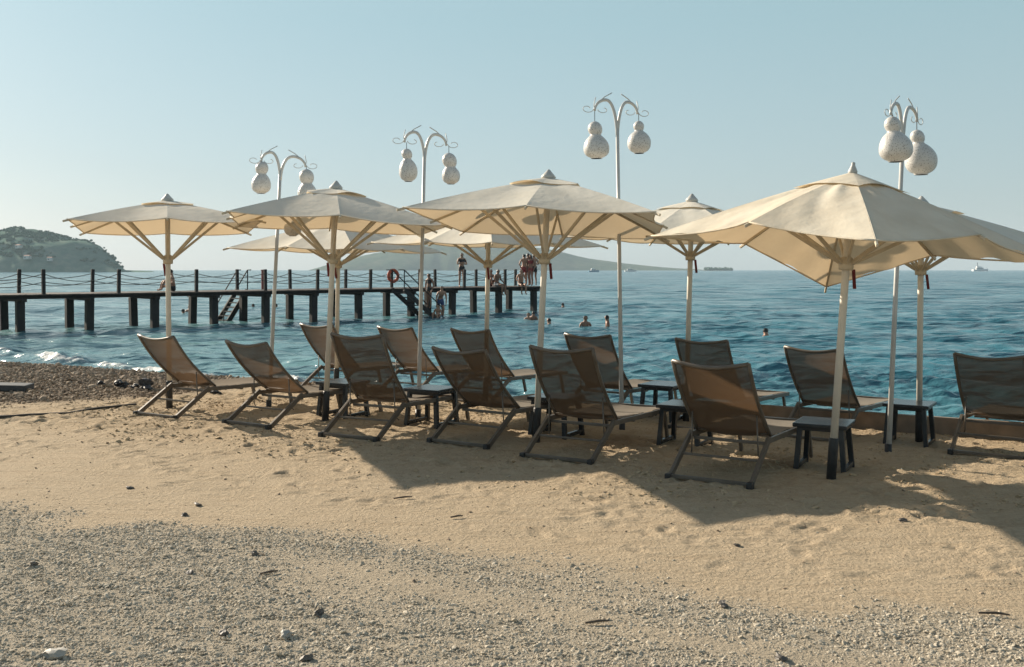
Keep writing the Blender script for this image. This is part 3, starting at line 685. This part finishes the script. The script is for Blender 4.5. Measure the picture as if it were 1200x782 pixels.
b1 = lampD(315, 12.6); lamp(b1, 328.5, 200, [(306, 190, -0.1), (358, 196, 0.1)], 'leftmost white lamp post, thin and leaning, behind the second lounger')
gourd((307, 306), 197.5, 7.5, 217, 11.2, 227, 12.5, 'left gourd lantern of the leftmost lamp post', 189)
gourd((359, 360), 207.5, 8.6, 227, 11.2, 239, 12.7, 'gourd lantern sinking behind the top of a left umbrella', 195)
gourd((343, 343), 254, 7.5, 267, 10.2, 277, 12.3, 'gourd lantern whose bottom peeks out beneath an umbrella edge', 243)
b2 = lampD(490, 11.8); lamp(b2, 497.5, 178, [(474, 167, -0.1), (523, 171, 0.1)], 'white lamp post second from the left, beside the sheeny black table')
gourd((476.5, 478.5), 181, 6.3, 201, 10.8, 213, 11.7, 'slim pear shaped gourd lantern on the second lamp post', 168)
gourd((526, 528.5), 188.5, 8.6, 206, 10.6, 216, 11.9, 'stubby gourd lantern on the right arm of the second lamp post', 172)
b3 = lampD(729, 11.1); lamp(b3, 723.5, 150, [(697, 130, -0.1), (747, 134, 0.1)], 'tallest white lamp post, right of the middle umbrella')
gourd((697, 699), 151.5, 8.5, 174.5, 15.2, 186, 11.0, 'larger left gourd lantern on the tallest lamp post', 130)
gourd((748.5, 749), 148.5, 6.3, 167.5, 13.8, 180, 11.2, 'right gourd lantern on the tallest lamp post, dark hole showing', 134)
b4 = ground(1041, 531); lamp(b4, 1058, 165, [(1044, 135, -0.22), (1075, 143, 0.25)], 'white lamp post at the right behind the nearest umbrella')
gourd((1045.5, 1050), 147, 9.6, 175, 19, 190, b4.y - 0.2, 'largest gourd lantern, front one on the right lamp post', 134)
gourd((1074.5, 1079.5), 161, 8.2, 188, 18, 205, b4.y + 0.25, 'lower gourd lantern at the back of the right lamp post', 143)

# ------------------------------------------------------------------ kerb board, slab, hose, rocks, stones
def along(s, t): return Vector((NV[0] * s + RV[0] * t, NV[1] * s + RV[1] * t, 0))
p0 = along(12.45, -4.2); p1 = along(12.35, 9)
k_ = MB(); k_.bar((p0.x, p0.y, gz(p0.x, p0.y) + 0.0), (p1.x, p1.y, gz(p1.x, p1.y) + 0.0), 0.07, 0.34)
tag(k_.build('edging_board', M['kerbw']), 'long pale wooden edging board between the sand and the water at right', 'edging board')
g = ground(14, 459)
pl = MB().box((0, 0, 0.05), (1.0, 0.34, 0.09), None, 0.015).build('slab', M['slab']); pl.location = (g.x - 0.27, g.y, g.z + 0.02); pl.rotation_euler = (0, R(2), R(6))  # plain slab standing in for beach furniture cut off at left
tag(pl, 'dark grey plank standing for furniture at the left edge', 'slab')
pts = [ground(px, py) for px, py in ((-60, 497), (0, 491), (40, 488), (80, 485), (110, 481.5), (140, 479), (164, 476.5))]
hz_ = [Vector((p.x, p.y, float(near_z(np.array([p.x]), np.array([p.y]))[0][0]) + 0.012)) for p in pts]
sm = []
for a_, b_ in zip(hz_[:-1], hz_[1:]): sm += [a_.lerp(b_, i / 5) + Vector((0, 0.012 * math.sin(i * 1.7 + a_.x * 4), 0)) for i in range(5)]
tag(MB().tube(sm, 0.016, 7).build('hose', M['hose'], None, True), 'thin dark hose half buried along the edge of the shingle', 'hose')
def rock(px, py, w, h, mat, label, cat, group, seed, name='rock', p=None, sub=3, sink=0.25):
    p = p or ground(px, py); r = np.random.RandomState(seed); bm = bmesh.new(); bmesh.ops.create_icosphere(bm, subdivisions=sub, radius=1)
    for v in bm.verts:
        c = v.co; f = 1 + 1.3 * float(fbm(np.array(c.x * 1.2 + seed + c.z), np.array(c.y * 1.2 + c.z * 1.7), 4))
        v.co = Vector((c.x * w / 2 * f, c.y * w / 2 * 0.8 * f, c.z * h / 2 * f))
    me = bpy.data.meshes.new(name); bm.to_mesh(me); bm.free(); me.materials.append(M[mat])
    o = bpy.data.objects.new(name, me); COL.objects.link(o); z = float(near_z(np.array([p.x]), np.array([p.y]))[0][0]); o.location = (p.x, p.y, z + h * (0.5 - sink)); o.rotation_euler = (0, 0, r.uniform(0, 6))
    return tag(o, label, cat, group)
for i, (px, py, w_, h_, lab) in enumerate([(117, 452, 0.11, 0.08, 'small dark rock at the water line, leftmost of its row'), (141, 455, 0.19, 0.12, 'low dark rock at the water line, second from the left'),
                                           (157, 456, 0.14, 0.08, 'flat little dark rock between two larger ones at the water line'), (173, 457, 0.27, 0.19, 'biggest dark rock at the water line beside the leftmost lounger'),
                                           (252, 463, 0.18, 0.10, 'dark rock on the shore behind the seat of the leftmost lounger')]):
    rock(px, py, w_, h_, 'rock', lab, 'rock', 'dark rocks at the water line', 30 + i)
for i, (px, py, w_, h_, mt, lab) in enumerate([(65, 768, 0.08, 0.04, 'stonepale', 'pale pointed stone in the bottom left corner'), (335, 746, 0.05, 0.03, 'stonepale', 'pale stone with a dark shadow at the bottom left of the gravel'),
                                               (298, 650, 0.05, 0.035, 'stonedark', 'dark stone at the middle of the gravel'), (216, 604, 0.055, 0.03, 'stonedark', 'dark stone at the left upper edge of the gravel'),
                                               (232, 592, 0.08, 0.03, 'stonedark', 'flat dark stone where sand and gravel meet at left'), (37, 664, 0.05, 0.035, 'stonedark', 'dark stone at the left edge of the gravel'),
                                               (152, 572, 0.06, 0.022, 'stonedark', 'dark flat stone alone on the smooth sand at left'), (360, 773, 0.05, 0.03, 'stonedark', 'dark stone at the bottom edge left of centre'),
                                               (262, 743, 0.045, 0.03, 'stonedark', 'small dark stone left of the pale shadowed one'), (374, 722, 0.05, 0.035, 'stonedark', 'dark stone above the pale one at lower left'),
                                               (848, 711, 0.05, 0.03, 'stonedark', 'dark stone in the right half of the gravel'), (915, 773, 0.05, 0.025, 'stonedark', 'dark stone at the bottom edge right of centre'),
                                               (864, 640, 0.04, 0.02, 'stonedark', 'small dark stone on sand near the upper right gravel'), (1058, 611, 0.05, 0.025, 'stonedark', 'brown clod on the sand inside the right umbrella shadow gap'),
                                               (222, 673, 0.05, 0.03, 'stonedark', 'dark stone on the gravel left of the middle')]):
    rock(px, py, w_, h_, mt, lab, 'stone', 'larger stones lying on sand and gravel', 50 + i, 'stone', sub=2, sink=0.2)
for i, (px, py, L_, a_, lab) in enumerate([(472, 585, 0.14, 20, 'dark twig on the sand above the gravel, left of centre'), (535, 608, 0.09, 25, 'short dark twig at the edge of the gravel near the centre'),
                                           (315, 674, 0.10, 30, 'dark twig lying on the gravel'), (700, 732, 0.12, 12, 'twig on the gravel at lower centre'), (1165, 724, 0.14, -15, 'twig on the gravel at the lower right')]):
    g = ground(px, py); z = float(near_z(np.array([g.x]), np.array([g.y]))[0][0]) + 0.012; c_, s__ = math.cos(R(a_)), math.sin(R(a_))
    mb = MB().tube([(-L_ / 2 * c_, -L_ / 2 * s__, 0), (0.01, 0.0, 0.006), (L_ / 2 * c_, L_ / 2 * s__, 0.002)], [0.005, 0.007, 0.004], 6)
    o = mb.build('twig', M['twig']); o.location = (g.x, g.y, z); tag(o, lab, 'twig', 'dry twigs on the beach')

# ------------------------------------------------------------------ pier
PD0 = F * (EYE - SEA) / 74.0; A0 = Vector(((25 - 600) / F * PD0, PD0, 0)); PD1 = F * (EYE - SEA) / 49.5; A1 = Vector(((628 - 600) / F * PD1, PD1, 0))
pd = (A1 - A0).normalized(); pn = Vector((-pd.y, pd.x, 0)); PW = 1.9; DZ = 0.85
def on_pier(px, off=0.0):        # point on the line offset from the near pile row, at picture column px
    o_ = A0 + pn * off; k = (px - 600) / F
    l = (k * o_.y - o_.x) / (pd.x - k * pd.y); return o_ + pd * l
pier = empty('pier', (A0.x, A0.y, SEA), None, 'long dark wooden pier on piles with rope railings', 'pier')
org = Vector((A0.x, A0.y, SEA))
ang = math.atan2(pd.y, pd.x)
L0 = -14.0; L1 = (A1 - A0).length + 0.35
def pl_(l, off, z): return A0 + pd * l + pn * off + Vector((0, 0, z)) - org
dk = MB(); nb = int((L1 - L0) / 0.16)
for i in range(nb):
    l = L0 + (i + 0.5) * (L1 - L0) / nb
    dk.box(pl_(l, PW / 2, DZ - 0.02 + rnd.uniform(-0.004, 0.004)), (0.15, PW + 0.7, 0.045), Matrix.Rotation(ang, 3, 'Z'))
dk.build('deck', M['deckwood'], pier)
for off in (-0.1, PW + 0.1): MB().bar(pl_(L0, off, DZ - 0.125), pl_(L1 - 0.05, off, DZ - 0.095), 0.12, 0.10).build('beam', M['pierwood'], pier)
near_px = [25, 104, 181, 251, 311, 367, 420, 481, 530, 585, 626]
ls = [((on_pier(p) - A0).dot(pd)) for p in near_px]; ls = [-9.6, -6.4, -3.2] + ls
for l in ls:
    for off in (0.0, PW):
        j1, j2 = rnd.uniform(-0.05, 0.05), rnd.uniform(-0.05, 0.05)
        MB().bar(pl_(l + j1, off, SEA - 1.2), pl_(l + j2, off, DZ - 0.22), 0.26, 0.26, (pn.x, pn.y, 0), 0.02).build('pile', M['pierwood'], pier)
    MB().bar(pl_(l, -0.32, DZ - 0.20), pl_(l, PW + 0.32, DZ - 0.20), 0.16, 0.11).build('cross_beam', M['pierwood'], pier)
near_posts = [51, 139, 230, 311, 372, 434, 492, 544, 592]; far_posts = [22, 108, 199, 278, 340, 405, 459, 510, 558, 604]
for lst, off in ((near_posts, -0.2), (far_posts, PW + 0.2)):
    pls = [(on_pier(p, off) - A0).dot(pd) for p in lst]; pls = [pls[0] - 2.8] + pls
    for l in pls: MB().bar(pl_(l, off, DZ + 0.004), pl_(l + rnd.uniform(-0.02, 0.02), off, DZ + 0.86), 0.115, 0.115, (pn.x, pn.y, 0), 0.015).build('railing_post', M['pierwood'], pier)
    for a_, b_ in zip(pls[:-1], pls[1:]):
        for z_, sg in ((0.70, 0.22), (0.42, 0.14)):
            sg *= rnd.uniform(0.7, 1.3)
            MB().tube([pl_(a_ + (b_ - a_) * u, off, DZ + z_ - sg * 4 * u * (1 - u)) for u in [i / 10 for i in range(11)]], 0.014, 6).build('rope', M['rope'], pier, True)
def stairs(l_top, l_bot, off, wd):
    st = MB(); za, zb_ = DZ - 0.02, SEA - 0.35
    for o_ in (off, off + wd): st.bar(pl_(l_top, o_, za), pl_(l_bot, o_, zb_), 0.06, 0.2)
    so_ = st.build('stairs', M['pierwood'], pier)
    for i in range(1, 9):
        u = i / 9; MB().box(pl_(l_top + (l_bot - l_top) * u, off + wd / 2, za + (zb_ - za) * u), (0.22, wd, 0.04), Matrix.Rotation(ang, 3, 'Z')).build('tread', M['pierwood'], so_)
    for o_ in (off, off + wd):
        MB().tube([pl_(l_top - (l_bot - l_top) * 0.15, o_, za + 0.85), pl_(l_top, o_, za + 0.85), pl_(l_bot, o_, zb_ + 0.8), pl_(l_bot, o_, zb_ + 0.1)], 0.025, 6).build('handrail', M['pierwood'], so_)
        MB().tube([pl_(l_top, o_, za), pl_(l_top, o_, za + 0.85)], 0.025, 6).build('handrail_post', M['pierwood'], so_)
def lpx(px, off): return (on_pier(px, off) - A0).dot(pd)
stairs(lpx(290, PW + 0.4), lpx(262, PW + 0.4), PW + 0.4, 0.9)
stairs(lpx(473, -1.2), lpx(517, -1.2), -1.25, 0.9)
# lifebuoy on a post
q = on_pier(459, PW + 0.2) - pn * 0.12; lbz = DZ + 0.55
lbm = MB(); n_ = 24
P = [[Vector((0, 0, 0))] * 10 for _ in range(n_ + 1)]
for i in range(n_ + 1):
    th = 2 * math.pi * i / n_
    P[i] = [(pd * math.cos(th) + Vector((0, 0, math.sin(th)))) * (0.27 + 0.075 * math.cos(2 * math.pi * j / 9)) + pn * 0.075 * math.sin(2 * math.pi * j / 9) for j in range(10)]
lbo = lbm.grid(P).build('lifebuoy', M['ring'], None, True); lbo.location = (q.x, q.y, lbz); tag(lbo, 'orange ring lifebuoy hanging on a pier railing post', 'lifebuoy')

# ------------------------------------------------------------------ people
def person(loc, face, label, pose='stand', h=1.68, skin='skin', hair='hair', suit='swimblack', top=False, seed=0, longhair=False, arms=None):
    r = random.Random(seed); k = h / 1.70; j = lambda a: r.uniform(-a, a)
    root = empty('person', loc, (0, 0, R(face)), label, 'person', 'bathers on the pier and in the water')
    V = {}; E = []
    V['pelvis'] = ((0, 0, 0.93), 0.125); V['spine'] = ((0, 0.01, 1.10), 0.112); V['chest'] = ((0, 0, 1.30), 0.135); V['neck'] = ((0, 0.0, 1.455), 0.055)
    V['jaw'] = ((0, 0.025, 1.535), 0.072); V['head'] = ((0, 0.015, 1.60), 0.088); V['crown'] = ((0, 0.0, 1.66), 0.07); V['nose'] = ((0, 0.118, 1.575), 0.014)
    E += [('pelvis', 'spine'), ('spine', 'chest'), ('chest', 'neck'), ('neck', 'jaw'), ('jaw', 'head'), ('head', 'crown'), ('head', 'nose')]
    for s_, n in ((-1, 'l'), (1, 'r')):
        V['hip' + n] = ((s_ * 0.09, 0, 0.86), 0.092); V['knee' + n] = ((s_ * (0.10 + j(0.02)), 0.03, 0.49), 0.056); V['shin' + n] = ((s_ * 0.10, 0.0, 0.34), 0.054)
        V['ank' + n] = ((s_ * (0.105 + j(0.02)), -0.01, 0.08), 0.036); V['toe' + n] = ((s_ * 0.12, 0.14, 0.03), 0.03)
        V['sho' + n] = ((s_ * 0.165, 0, 1.395), 0.062); V['elb' + n] = ((s_ * (0.235 + j(0.03)), -0.03 + j(0.05), 1.12), 0.041); V['wri' + n] = ((s_ * (0.25 + j(0.05)), 0.05 + j(0.08), 0.88), 0.028)
        E += [('pelvis', 'hip' + n), ('hip' + n, 'knee' + n), ('knee' + n, 'shin' + n), ('shin' + n, 'ank' + n), ('ank' + n, 'toe' + n), ('chest', 'sho' + n), ('sho' + n, 'elb' + n), ('elb' + n, 'wri' + n)]
    def sh(names, dy, dz):
        for n in names: (x, y, z), q = V[n]; V[n] = ((x, y + dy, z + dz), q)
    up = ['spine', 'chest', 'neck', 'jaw', 'head', 'crown', 'nose', 'shol', 'shor', 'elbl', 'elbr', 'wril', 'wrir']
    if pose in ('sit', 'sitfold'):
        sh(up + ['pelvis', 'hipl', 'hipr'], 0, -0.80)
        for s_, n in ((-1, 'l'), (1, 'r')):
            if pose == 'sit':
                V['knee' + n] = ((s_ * 0.11, 0.44, 0.08), 0.056); V['shin' + n] = ((s_ * 0.11, 0.47, -0.08), 0.053); V['ank' + n] = ((s_ * 0.11, 0.45, -0.36), 0.036); V['toe' + n] = ((s_ * 0.11, 0.58, -0.42), 0.03)
            else:
                V['knee' + n] = ((s_ * 0.15, 0.34, 0.42), 0.056); V['shin' + n] = ((s_ * 0.14, 0.42, 0.26), 0.053); V['ank' + n] = ((s_ * 0.13, 0.46, 0.07), 0.036); V['toe' + n] = ((s_ * 0.13, 0.60, 0.03), 0.03)
            V['elb' + n] = ((s_ * 0.24, 0.06, 0.34), 0.041); V['wri' + n] = ((s_ * 0.20, 0.24, 0.22), 0.028)
        sh(['chest', 'neck', 'jaw', 'head', 'crown', 'nose', 'shol', 'shor'], 0.07, -0.03)
    if pose == 'lean':
        sh(['chest', 'neck', 'jaw', 'head', 'crown', 'nose', 'shol', 'shor', 'elbl', 'elbr', 'wril', 'wrir'], 0.22, -0.08)
        V['kneel'] = ((-0.1, 0.2, 0.55), 0.056); V['shinl'] = ((-0.1, 0.14, 0.42), 0.053); V['ankl'] = ((-0.1, 0.1, 0.2), 0.036); V['toel'] = ((-0.1, 0.23, 0.16), 0.03)
    if arms == 'hips':
        for s_, n in ((-1, 'l'), (1, 'r')): V['elb' + n] = ((s_ * 0.34, -0.06, 1.16), 0.041); V['wri' + n] = ((s_ * 0.17, 0.06, 0.98), 0.028)
    if arms == 'fold':
        for s_, n in ((-1, 'l'), (1, 'r')): V['elb' + n] = ((s_ * 0.24, 0.06, 1.12), 0.041); V['wri' + n] = ((s_ * -0.02, 0.19, 1.18 + 0.03 * s_), 0.028)
    if arms == 'up':
        V['elbr'] = ((0.30, 0.06, 1.40), 0.041); V['wrir'] = ((0.14, 0.12, 1.58), 0.028)
    for s_, n in ((-1, 'l'), (1, 'r')):                  # palm, four fingers and a thumb
        w_ = Vector(V['wri' + n][0]); d_ = (w_ - Vector(V['elb' + n][0])).normalized(); sd_ = d_.cross(Vector((s_, 0, 0)))
        sd_ = sd_.normalized() if sd_.length > 0.1 else Vector((0, 1, 0))
        V['palm' + n] = (tuple(w_ + d_ * 0.06), 0.024); E.append(('wri' + n, 'palm' + n))
        for i_, ln in enumerate((0.066, 0.078, 0.072, 0.055)):
            f_ = w_ + d_ * (0.07 + ln) + sd_ * (0.036 - 0.024 * i_) + Vector((-s_ * 0.015, 0, 0)); V['f%d%s' % (i_, n)] = (tuple(f_), 0.0085); E.append(('palm' + n, 'f%d%s' % (i_, n)))
        V['th' + n] = (tuple(w_ + d_ * 0.075 + sd_ * 0.06), 0.010); E.append(('wri' + n, 'th' + n))
    names = list(V); ix = {n: i for i, n in enumerate(names)}
    me = bpy.data.meshes.new('body'); me.from_pydata([Vector(V[n][0]) * k for n in names], [(ix[a], ix[b_]) for a, b_ in E], [])
    ob = bpy.data.objects.new('body', me); COL.objects.link(ob)
    md = ob.modifiers.new('skin', 'SKIN'); md.use_smooth_shade = True
    for i, n in enumerate(names):
        sv = me.skin_vertices[0].data[i]; q = V[n][1] * k; sv.radius = (q, q * (0.78 if n in ('chest', 'spine', 'pelvis') else 1)); sv.use_root = n == 'pelvis'
    ob.modifiers.new('sub', 'SUBSURF').levels = 1; ob.modifiers['sub'].render_levels = 1
    dg = bpy.context.evaluated_depsgraph_get(); nm = bpy.data.meshes.new_from_object(ob.evaluated_get(dg)); bpy.data.objects.remove(ob)
    nm.name = 'body'; nm.materials.clear(); nm.materials.append(M[skin]); body = bpy.data.objects.new('body', nm); COL.objects.link(body); body.parent = root
    co = np.array([v.co for v in nm.vertices]); nr = np.array([v.normal for v in nm.vertices])
    def shell(name, test, off, mat):
        vs, fs, mp_ = [], [], {}
        for p in nm.polygons:
            c = np.mean(co[list(p.vertices)], 0) / k
            if test(c):
                f = []
                for v in p.vertices:
                    if v not in mp_: mp_[v] = len(vs); vs.append(co[v] + nr[v] * off)
                    f.append(mp_[v])
                fs.append(f)
        if fs: MB().add(vs, fs).build(name, M[mat], root, True)
    hp = Vector(V['head'][0]); pe = Vector(V['pelvis'][0]); ch = Vector(V['chest'][0])
    shell('hair', lambda c: c[2] > hp.z - (0.16 if longhair else 0.05) and (c[1] < hp.y + 0.03 or c[2] > hp.z + 0.055) and (Vector(c) - hp).length < (0.2 if longhair else 0.15), 0.016, hair)
    lo_ = 0.22 if not top else 0.10
    shell('swimwear', lambda c: -lo_ < c[2] - pe.z < 0.06 and abs(c[0]) < 0.2 and abs(c[1] - pe.y) < (0.16 if pose not in ('sit', 'sitfold') else 0.25), 0.010, suit)
    if top: shell('swim_top', lambda c: abs(c[2] - ch.z) < 0.07 and abs(c[0]) < 0.17, 0.008, suit)
    return root
def pp(px, off=PW / 2): v = on_pier(px, off); return Vector((v.x, v.y, DZ + 0.006))
person(pp(541, 0.2), 200, 'woman in dark swimsuit standing alone by a pier post', h=1.66, skin='skin', top=True, longhair=True, arms='fold', seed=1)
person(pp(614.5, 0.7), 30, 'person in red shorts standing leftmost of the group at the pier end', h=1.66, suit='swimred', arms='hips', seed=2)
person(pp(619, 1.2), 20, 'person half hidden in the middle of the group at the pier end', h=1.70, skin='skin_tan', suit='swimblack', arms='up', seed=3)
person(pp(622, 0.3), 150, 'person in a dark red suit standing in front at the pier end', h=1.62, skin='skin_tan', suit='swimred', top=True, longhair=True, seed=4)
person(pp(626, 0.9), 10, 'person with folded arms standing rightmost at the pier end', h=1.68, suit='swimblack', arms='fold', seed=5)
person(pp(610, 0.1) + Vector((0, 0, 0.02)), 200, 'bare backed person sitting at the feet of the pier end group', pose='sit', suit='swimblack', seed=6)
person(pp(574, 0.5) + Vector((0, 0, 0.02)), 215, 'person sitting with knees drawn up on the pier, left of a pair', pose='sitfold', suit='swimred', skin='skin_tan', seed=7)
person(pp(582, -0.1) + Vector((0, 0, 0.02)), 230, 'person with legs dangling off the pier edge, right of a sitting pair', pose='sit', suit='swimgrey', skin='skin_tan', seed=8)
q = pp(308, PW + 0.1); rp_ = MB().box((0, 0, 0.40), (0.11, 0.11, 0.80), None, 0.015).box((0, 0, 0.82), (0.14, 0.14, 0.04), None, 0.012).build('marker_post', M['strap']); rp_.location = q; rp_.rotation_euler = (0, 0, ang)
tag(rp_, 'short dark red post beside a railing post near the left pier stairs', 'post')
person(pp(203, 1.0) + Vector((0, 0, 0.02)), 120, 'person sitting upright on the pier just beside the left umbrella pole', pose='sitfold', suit='swimblack', seed=10)
q = on_pier(503, -0.85); person(Vector((q.x, q.y, -0.05)), 140, 'person in dark clothing halfway down the right pier stairs', h=1.6, suit='swimblack', skin='skin_tan', top=True, seed=11)
q = on_pier(516, -0.95); person(Vector((q.x, q.y, -0.62)), 200, 'person leaning at the foot of the right pier stairs', pose='lean', h=1.68, suit='swimblue', seed=12)
q = on_pier(513.5, -1.7); person(Vector((q.x, q.y, -0.52)), 160, 'child sitting low on the bottom step of the right pier stairs', pose='sitfold', h=1.35, suit='swimgrey', seed=13)
def swimmer(px, py, outh, label, seed, h=1.68, **k):
    D = F * (EYE - SEA) / (py - HY); x, y = at_D(px, D); person((x, y, SEA + 0.03 - (h - outh)), rnd.uniform(0, 360), label, h=h, seed=seed, suit='swimblack', **k)
swimmer(619, 376, 0.34, 'child with dark hair in the water, left of a huddled pair below the pier end', 21, 1.5)
swimmer(625, 376, 0.40, 'child with shoulders out, right of a huddled pair below the pier end', 22, 1.5, skin='skin_tan')
swimmer(644, 380, 0.24, 'lone small head in the water right of the middle umbrella pole', 23)
swimmer(660, 360, 0.24, 'small dark head farther out beyond the pier end', 24, skin='skin_tan')
swimmer(686, 384, 0.44, 'swimmer with broad shoulders out, left of the pair before the tall lamp post', 25, skin='skin_tan')
swimmer(712, 384, 0.46, 'swimmer with shoulders out right next to the tall lamp post', 26, skin='skin_tan')
swimmer(898, 394, 0.26, 'swimmer with only the head out behind the nearest lounger', 27)
swimmer(215, 368, 0.24, 'dark head in the water under the pier, right of the left umbrella pole', 28, skin='skin_tan')
swimmer(222, 367, 0.40, 'swimmer with bare shoulders beside a pier pile', 29)
swimmer(297, 361, 0.24, 'dark head in the water beneath the left pier stairs', 30, skin='skin_tan')
swimmer(324, 361, 0.24, 'reddish swimmer behind the leftmost lamp post', 31)

# ------------------------------------------------------------------ boats and houses
def boat(px, D, L, face, label, hullm, kind):
    x, y = at_D(px, D); root = empty('boat', (x, y, SEA), (0, 0, R(face)), label, 'boat', 'boats near the horizon')
    W = L * 0.26; H_ = L * 0.11
    P = []
    for i in range(11):
        u = i / 10; wv = W / 2 * (1 - max(0, (u - 0.55) / 0.45) ** 2.2 * 0.97); z1 = H_ * (1 + 0.45 * u * u)
        P.append([Vector((L * (u - 0.5), -wv, z1)), Vector((L * (u - 0.5), -wv * 0.8, -0.3)), Vector((L * (u - 0.5), wv * 0.8, -0.3)), Vector((L * (u - 0.5), wv, z1))])
    hb = MB().grid(P); hb.add([p for p in P[0]], [(0, 1, 2, 3)])
    for i in range(10): hb.add([P[i][0], P[i + 1][0], P[i + 1][3], P[i][3]], [(0, 1, 2, 3)])
    hb.build('hull', M[hullm], root)
    c = MB().box((-L * 0.06, 0, H_ + L * 0.055), (L * 0.46, W * 0.72, L * 0.11), None, L * 0.012).build('cabin', M['boatwhite'], root)
    MB().box((-L * 0.06, 0, H_ + L * 0.07), (L * 0.465, W * 0.73, L * 0.035)).build('window_band', M['glassdark'], c)
    if kind >= 1: MB().box((-L * 0.10, 0, H_ + L * 0.15), (L * 0.30, W * 0.6, L * 0.07), None, L * 0.01).build('upper_deck', M['boatwhite'], root)
    if kind == 2: MB().tube([(-L * 0.14, 0, H_ + L * 0.1), (-L * 0.20, 0, H_ + L * 0.42)], L * 0.018, 8).build('mast', M['glassdark'], root)
    else: MB().tube([(-L * 0.05, 0, H_ + L * 0.1), (-L * 0.05, 0, H_ + L * 0.33)], L * 0.008, 6).build('mast', M['boatwhite'], root)
    return root
boat(696, 900, 10.5, 20, 'blue and white cabin boat in front of the island slope', 'boatblue', 1)
boat(739, 1000, 12, 8, 'white motorboat right of the tall lamp post at the horizon', 'boatwhite', 0)
boat(1149, 1300, 21, 4, 'yacht with a dark mast at the right horizon', 'boatwhite', 2)
for i, (px, py, w_, lab) in enumerate([(25, 292, 6, 'white house highest on the headland slope'), (37, 303, 7, 'white house low on the headland slope'), (62, 306, 6, 'white house right of the others near the headland shore')]):
    I_ = int(np.argmin(np.abs(HX[:, 45] - (px - 600) / F * 900))); zt = zat(py, 850)
    J_ = int(np.argmin(np.abs(HZ[I_, :45] - zt)))
    w_ *= 0.6; root = empty('house', (HX[I_, J_], HYY[I_, J_] - 3, HZ[I_, J_] - 0.5), (0, 0, R(12 * i - 10)), lab, 'house', 'white houses on the headland')
    wl_ = MB().box((0, 0, 1.3), (w_, 5, 2.6)).build('wall', M['wall'], root)
    MB().add([(-w_ / 2 - .3, -2.8, 2.6), (w_ / 2 + .3, -2.8, 2.6), (w_ / 2 + .3, 2.8, 2.6), (-w_ / 2 - .3, 2.8, 2.6), (-w_ / 2, 0, 3.4), (w_ / 2, 0, 3.4)], [(0, 1, 5, 4), (2, 3, 4, 5), (1, 2, 5), (3, 0, 4), (3, 2, 1, 0)]).build('roof', M['roof'], root)
    MB().box((-w_ * 0.2, -2.52, 1.4), (0.9, 0.08, 1.0)).build('window', M['glassdark'], root)
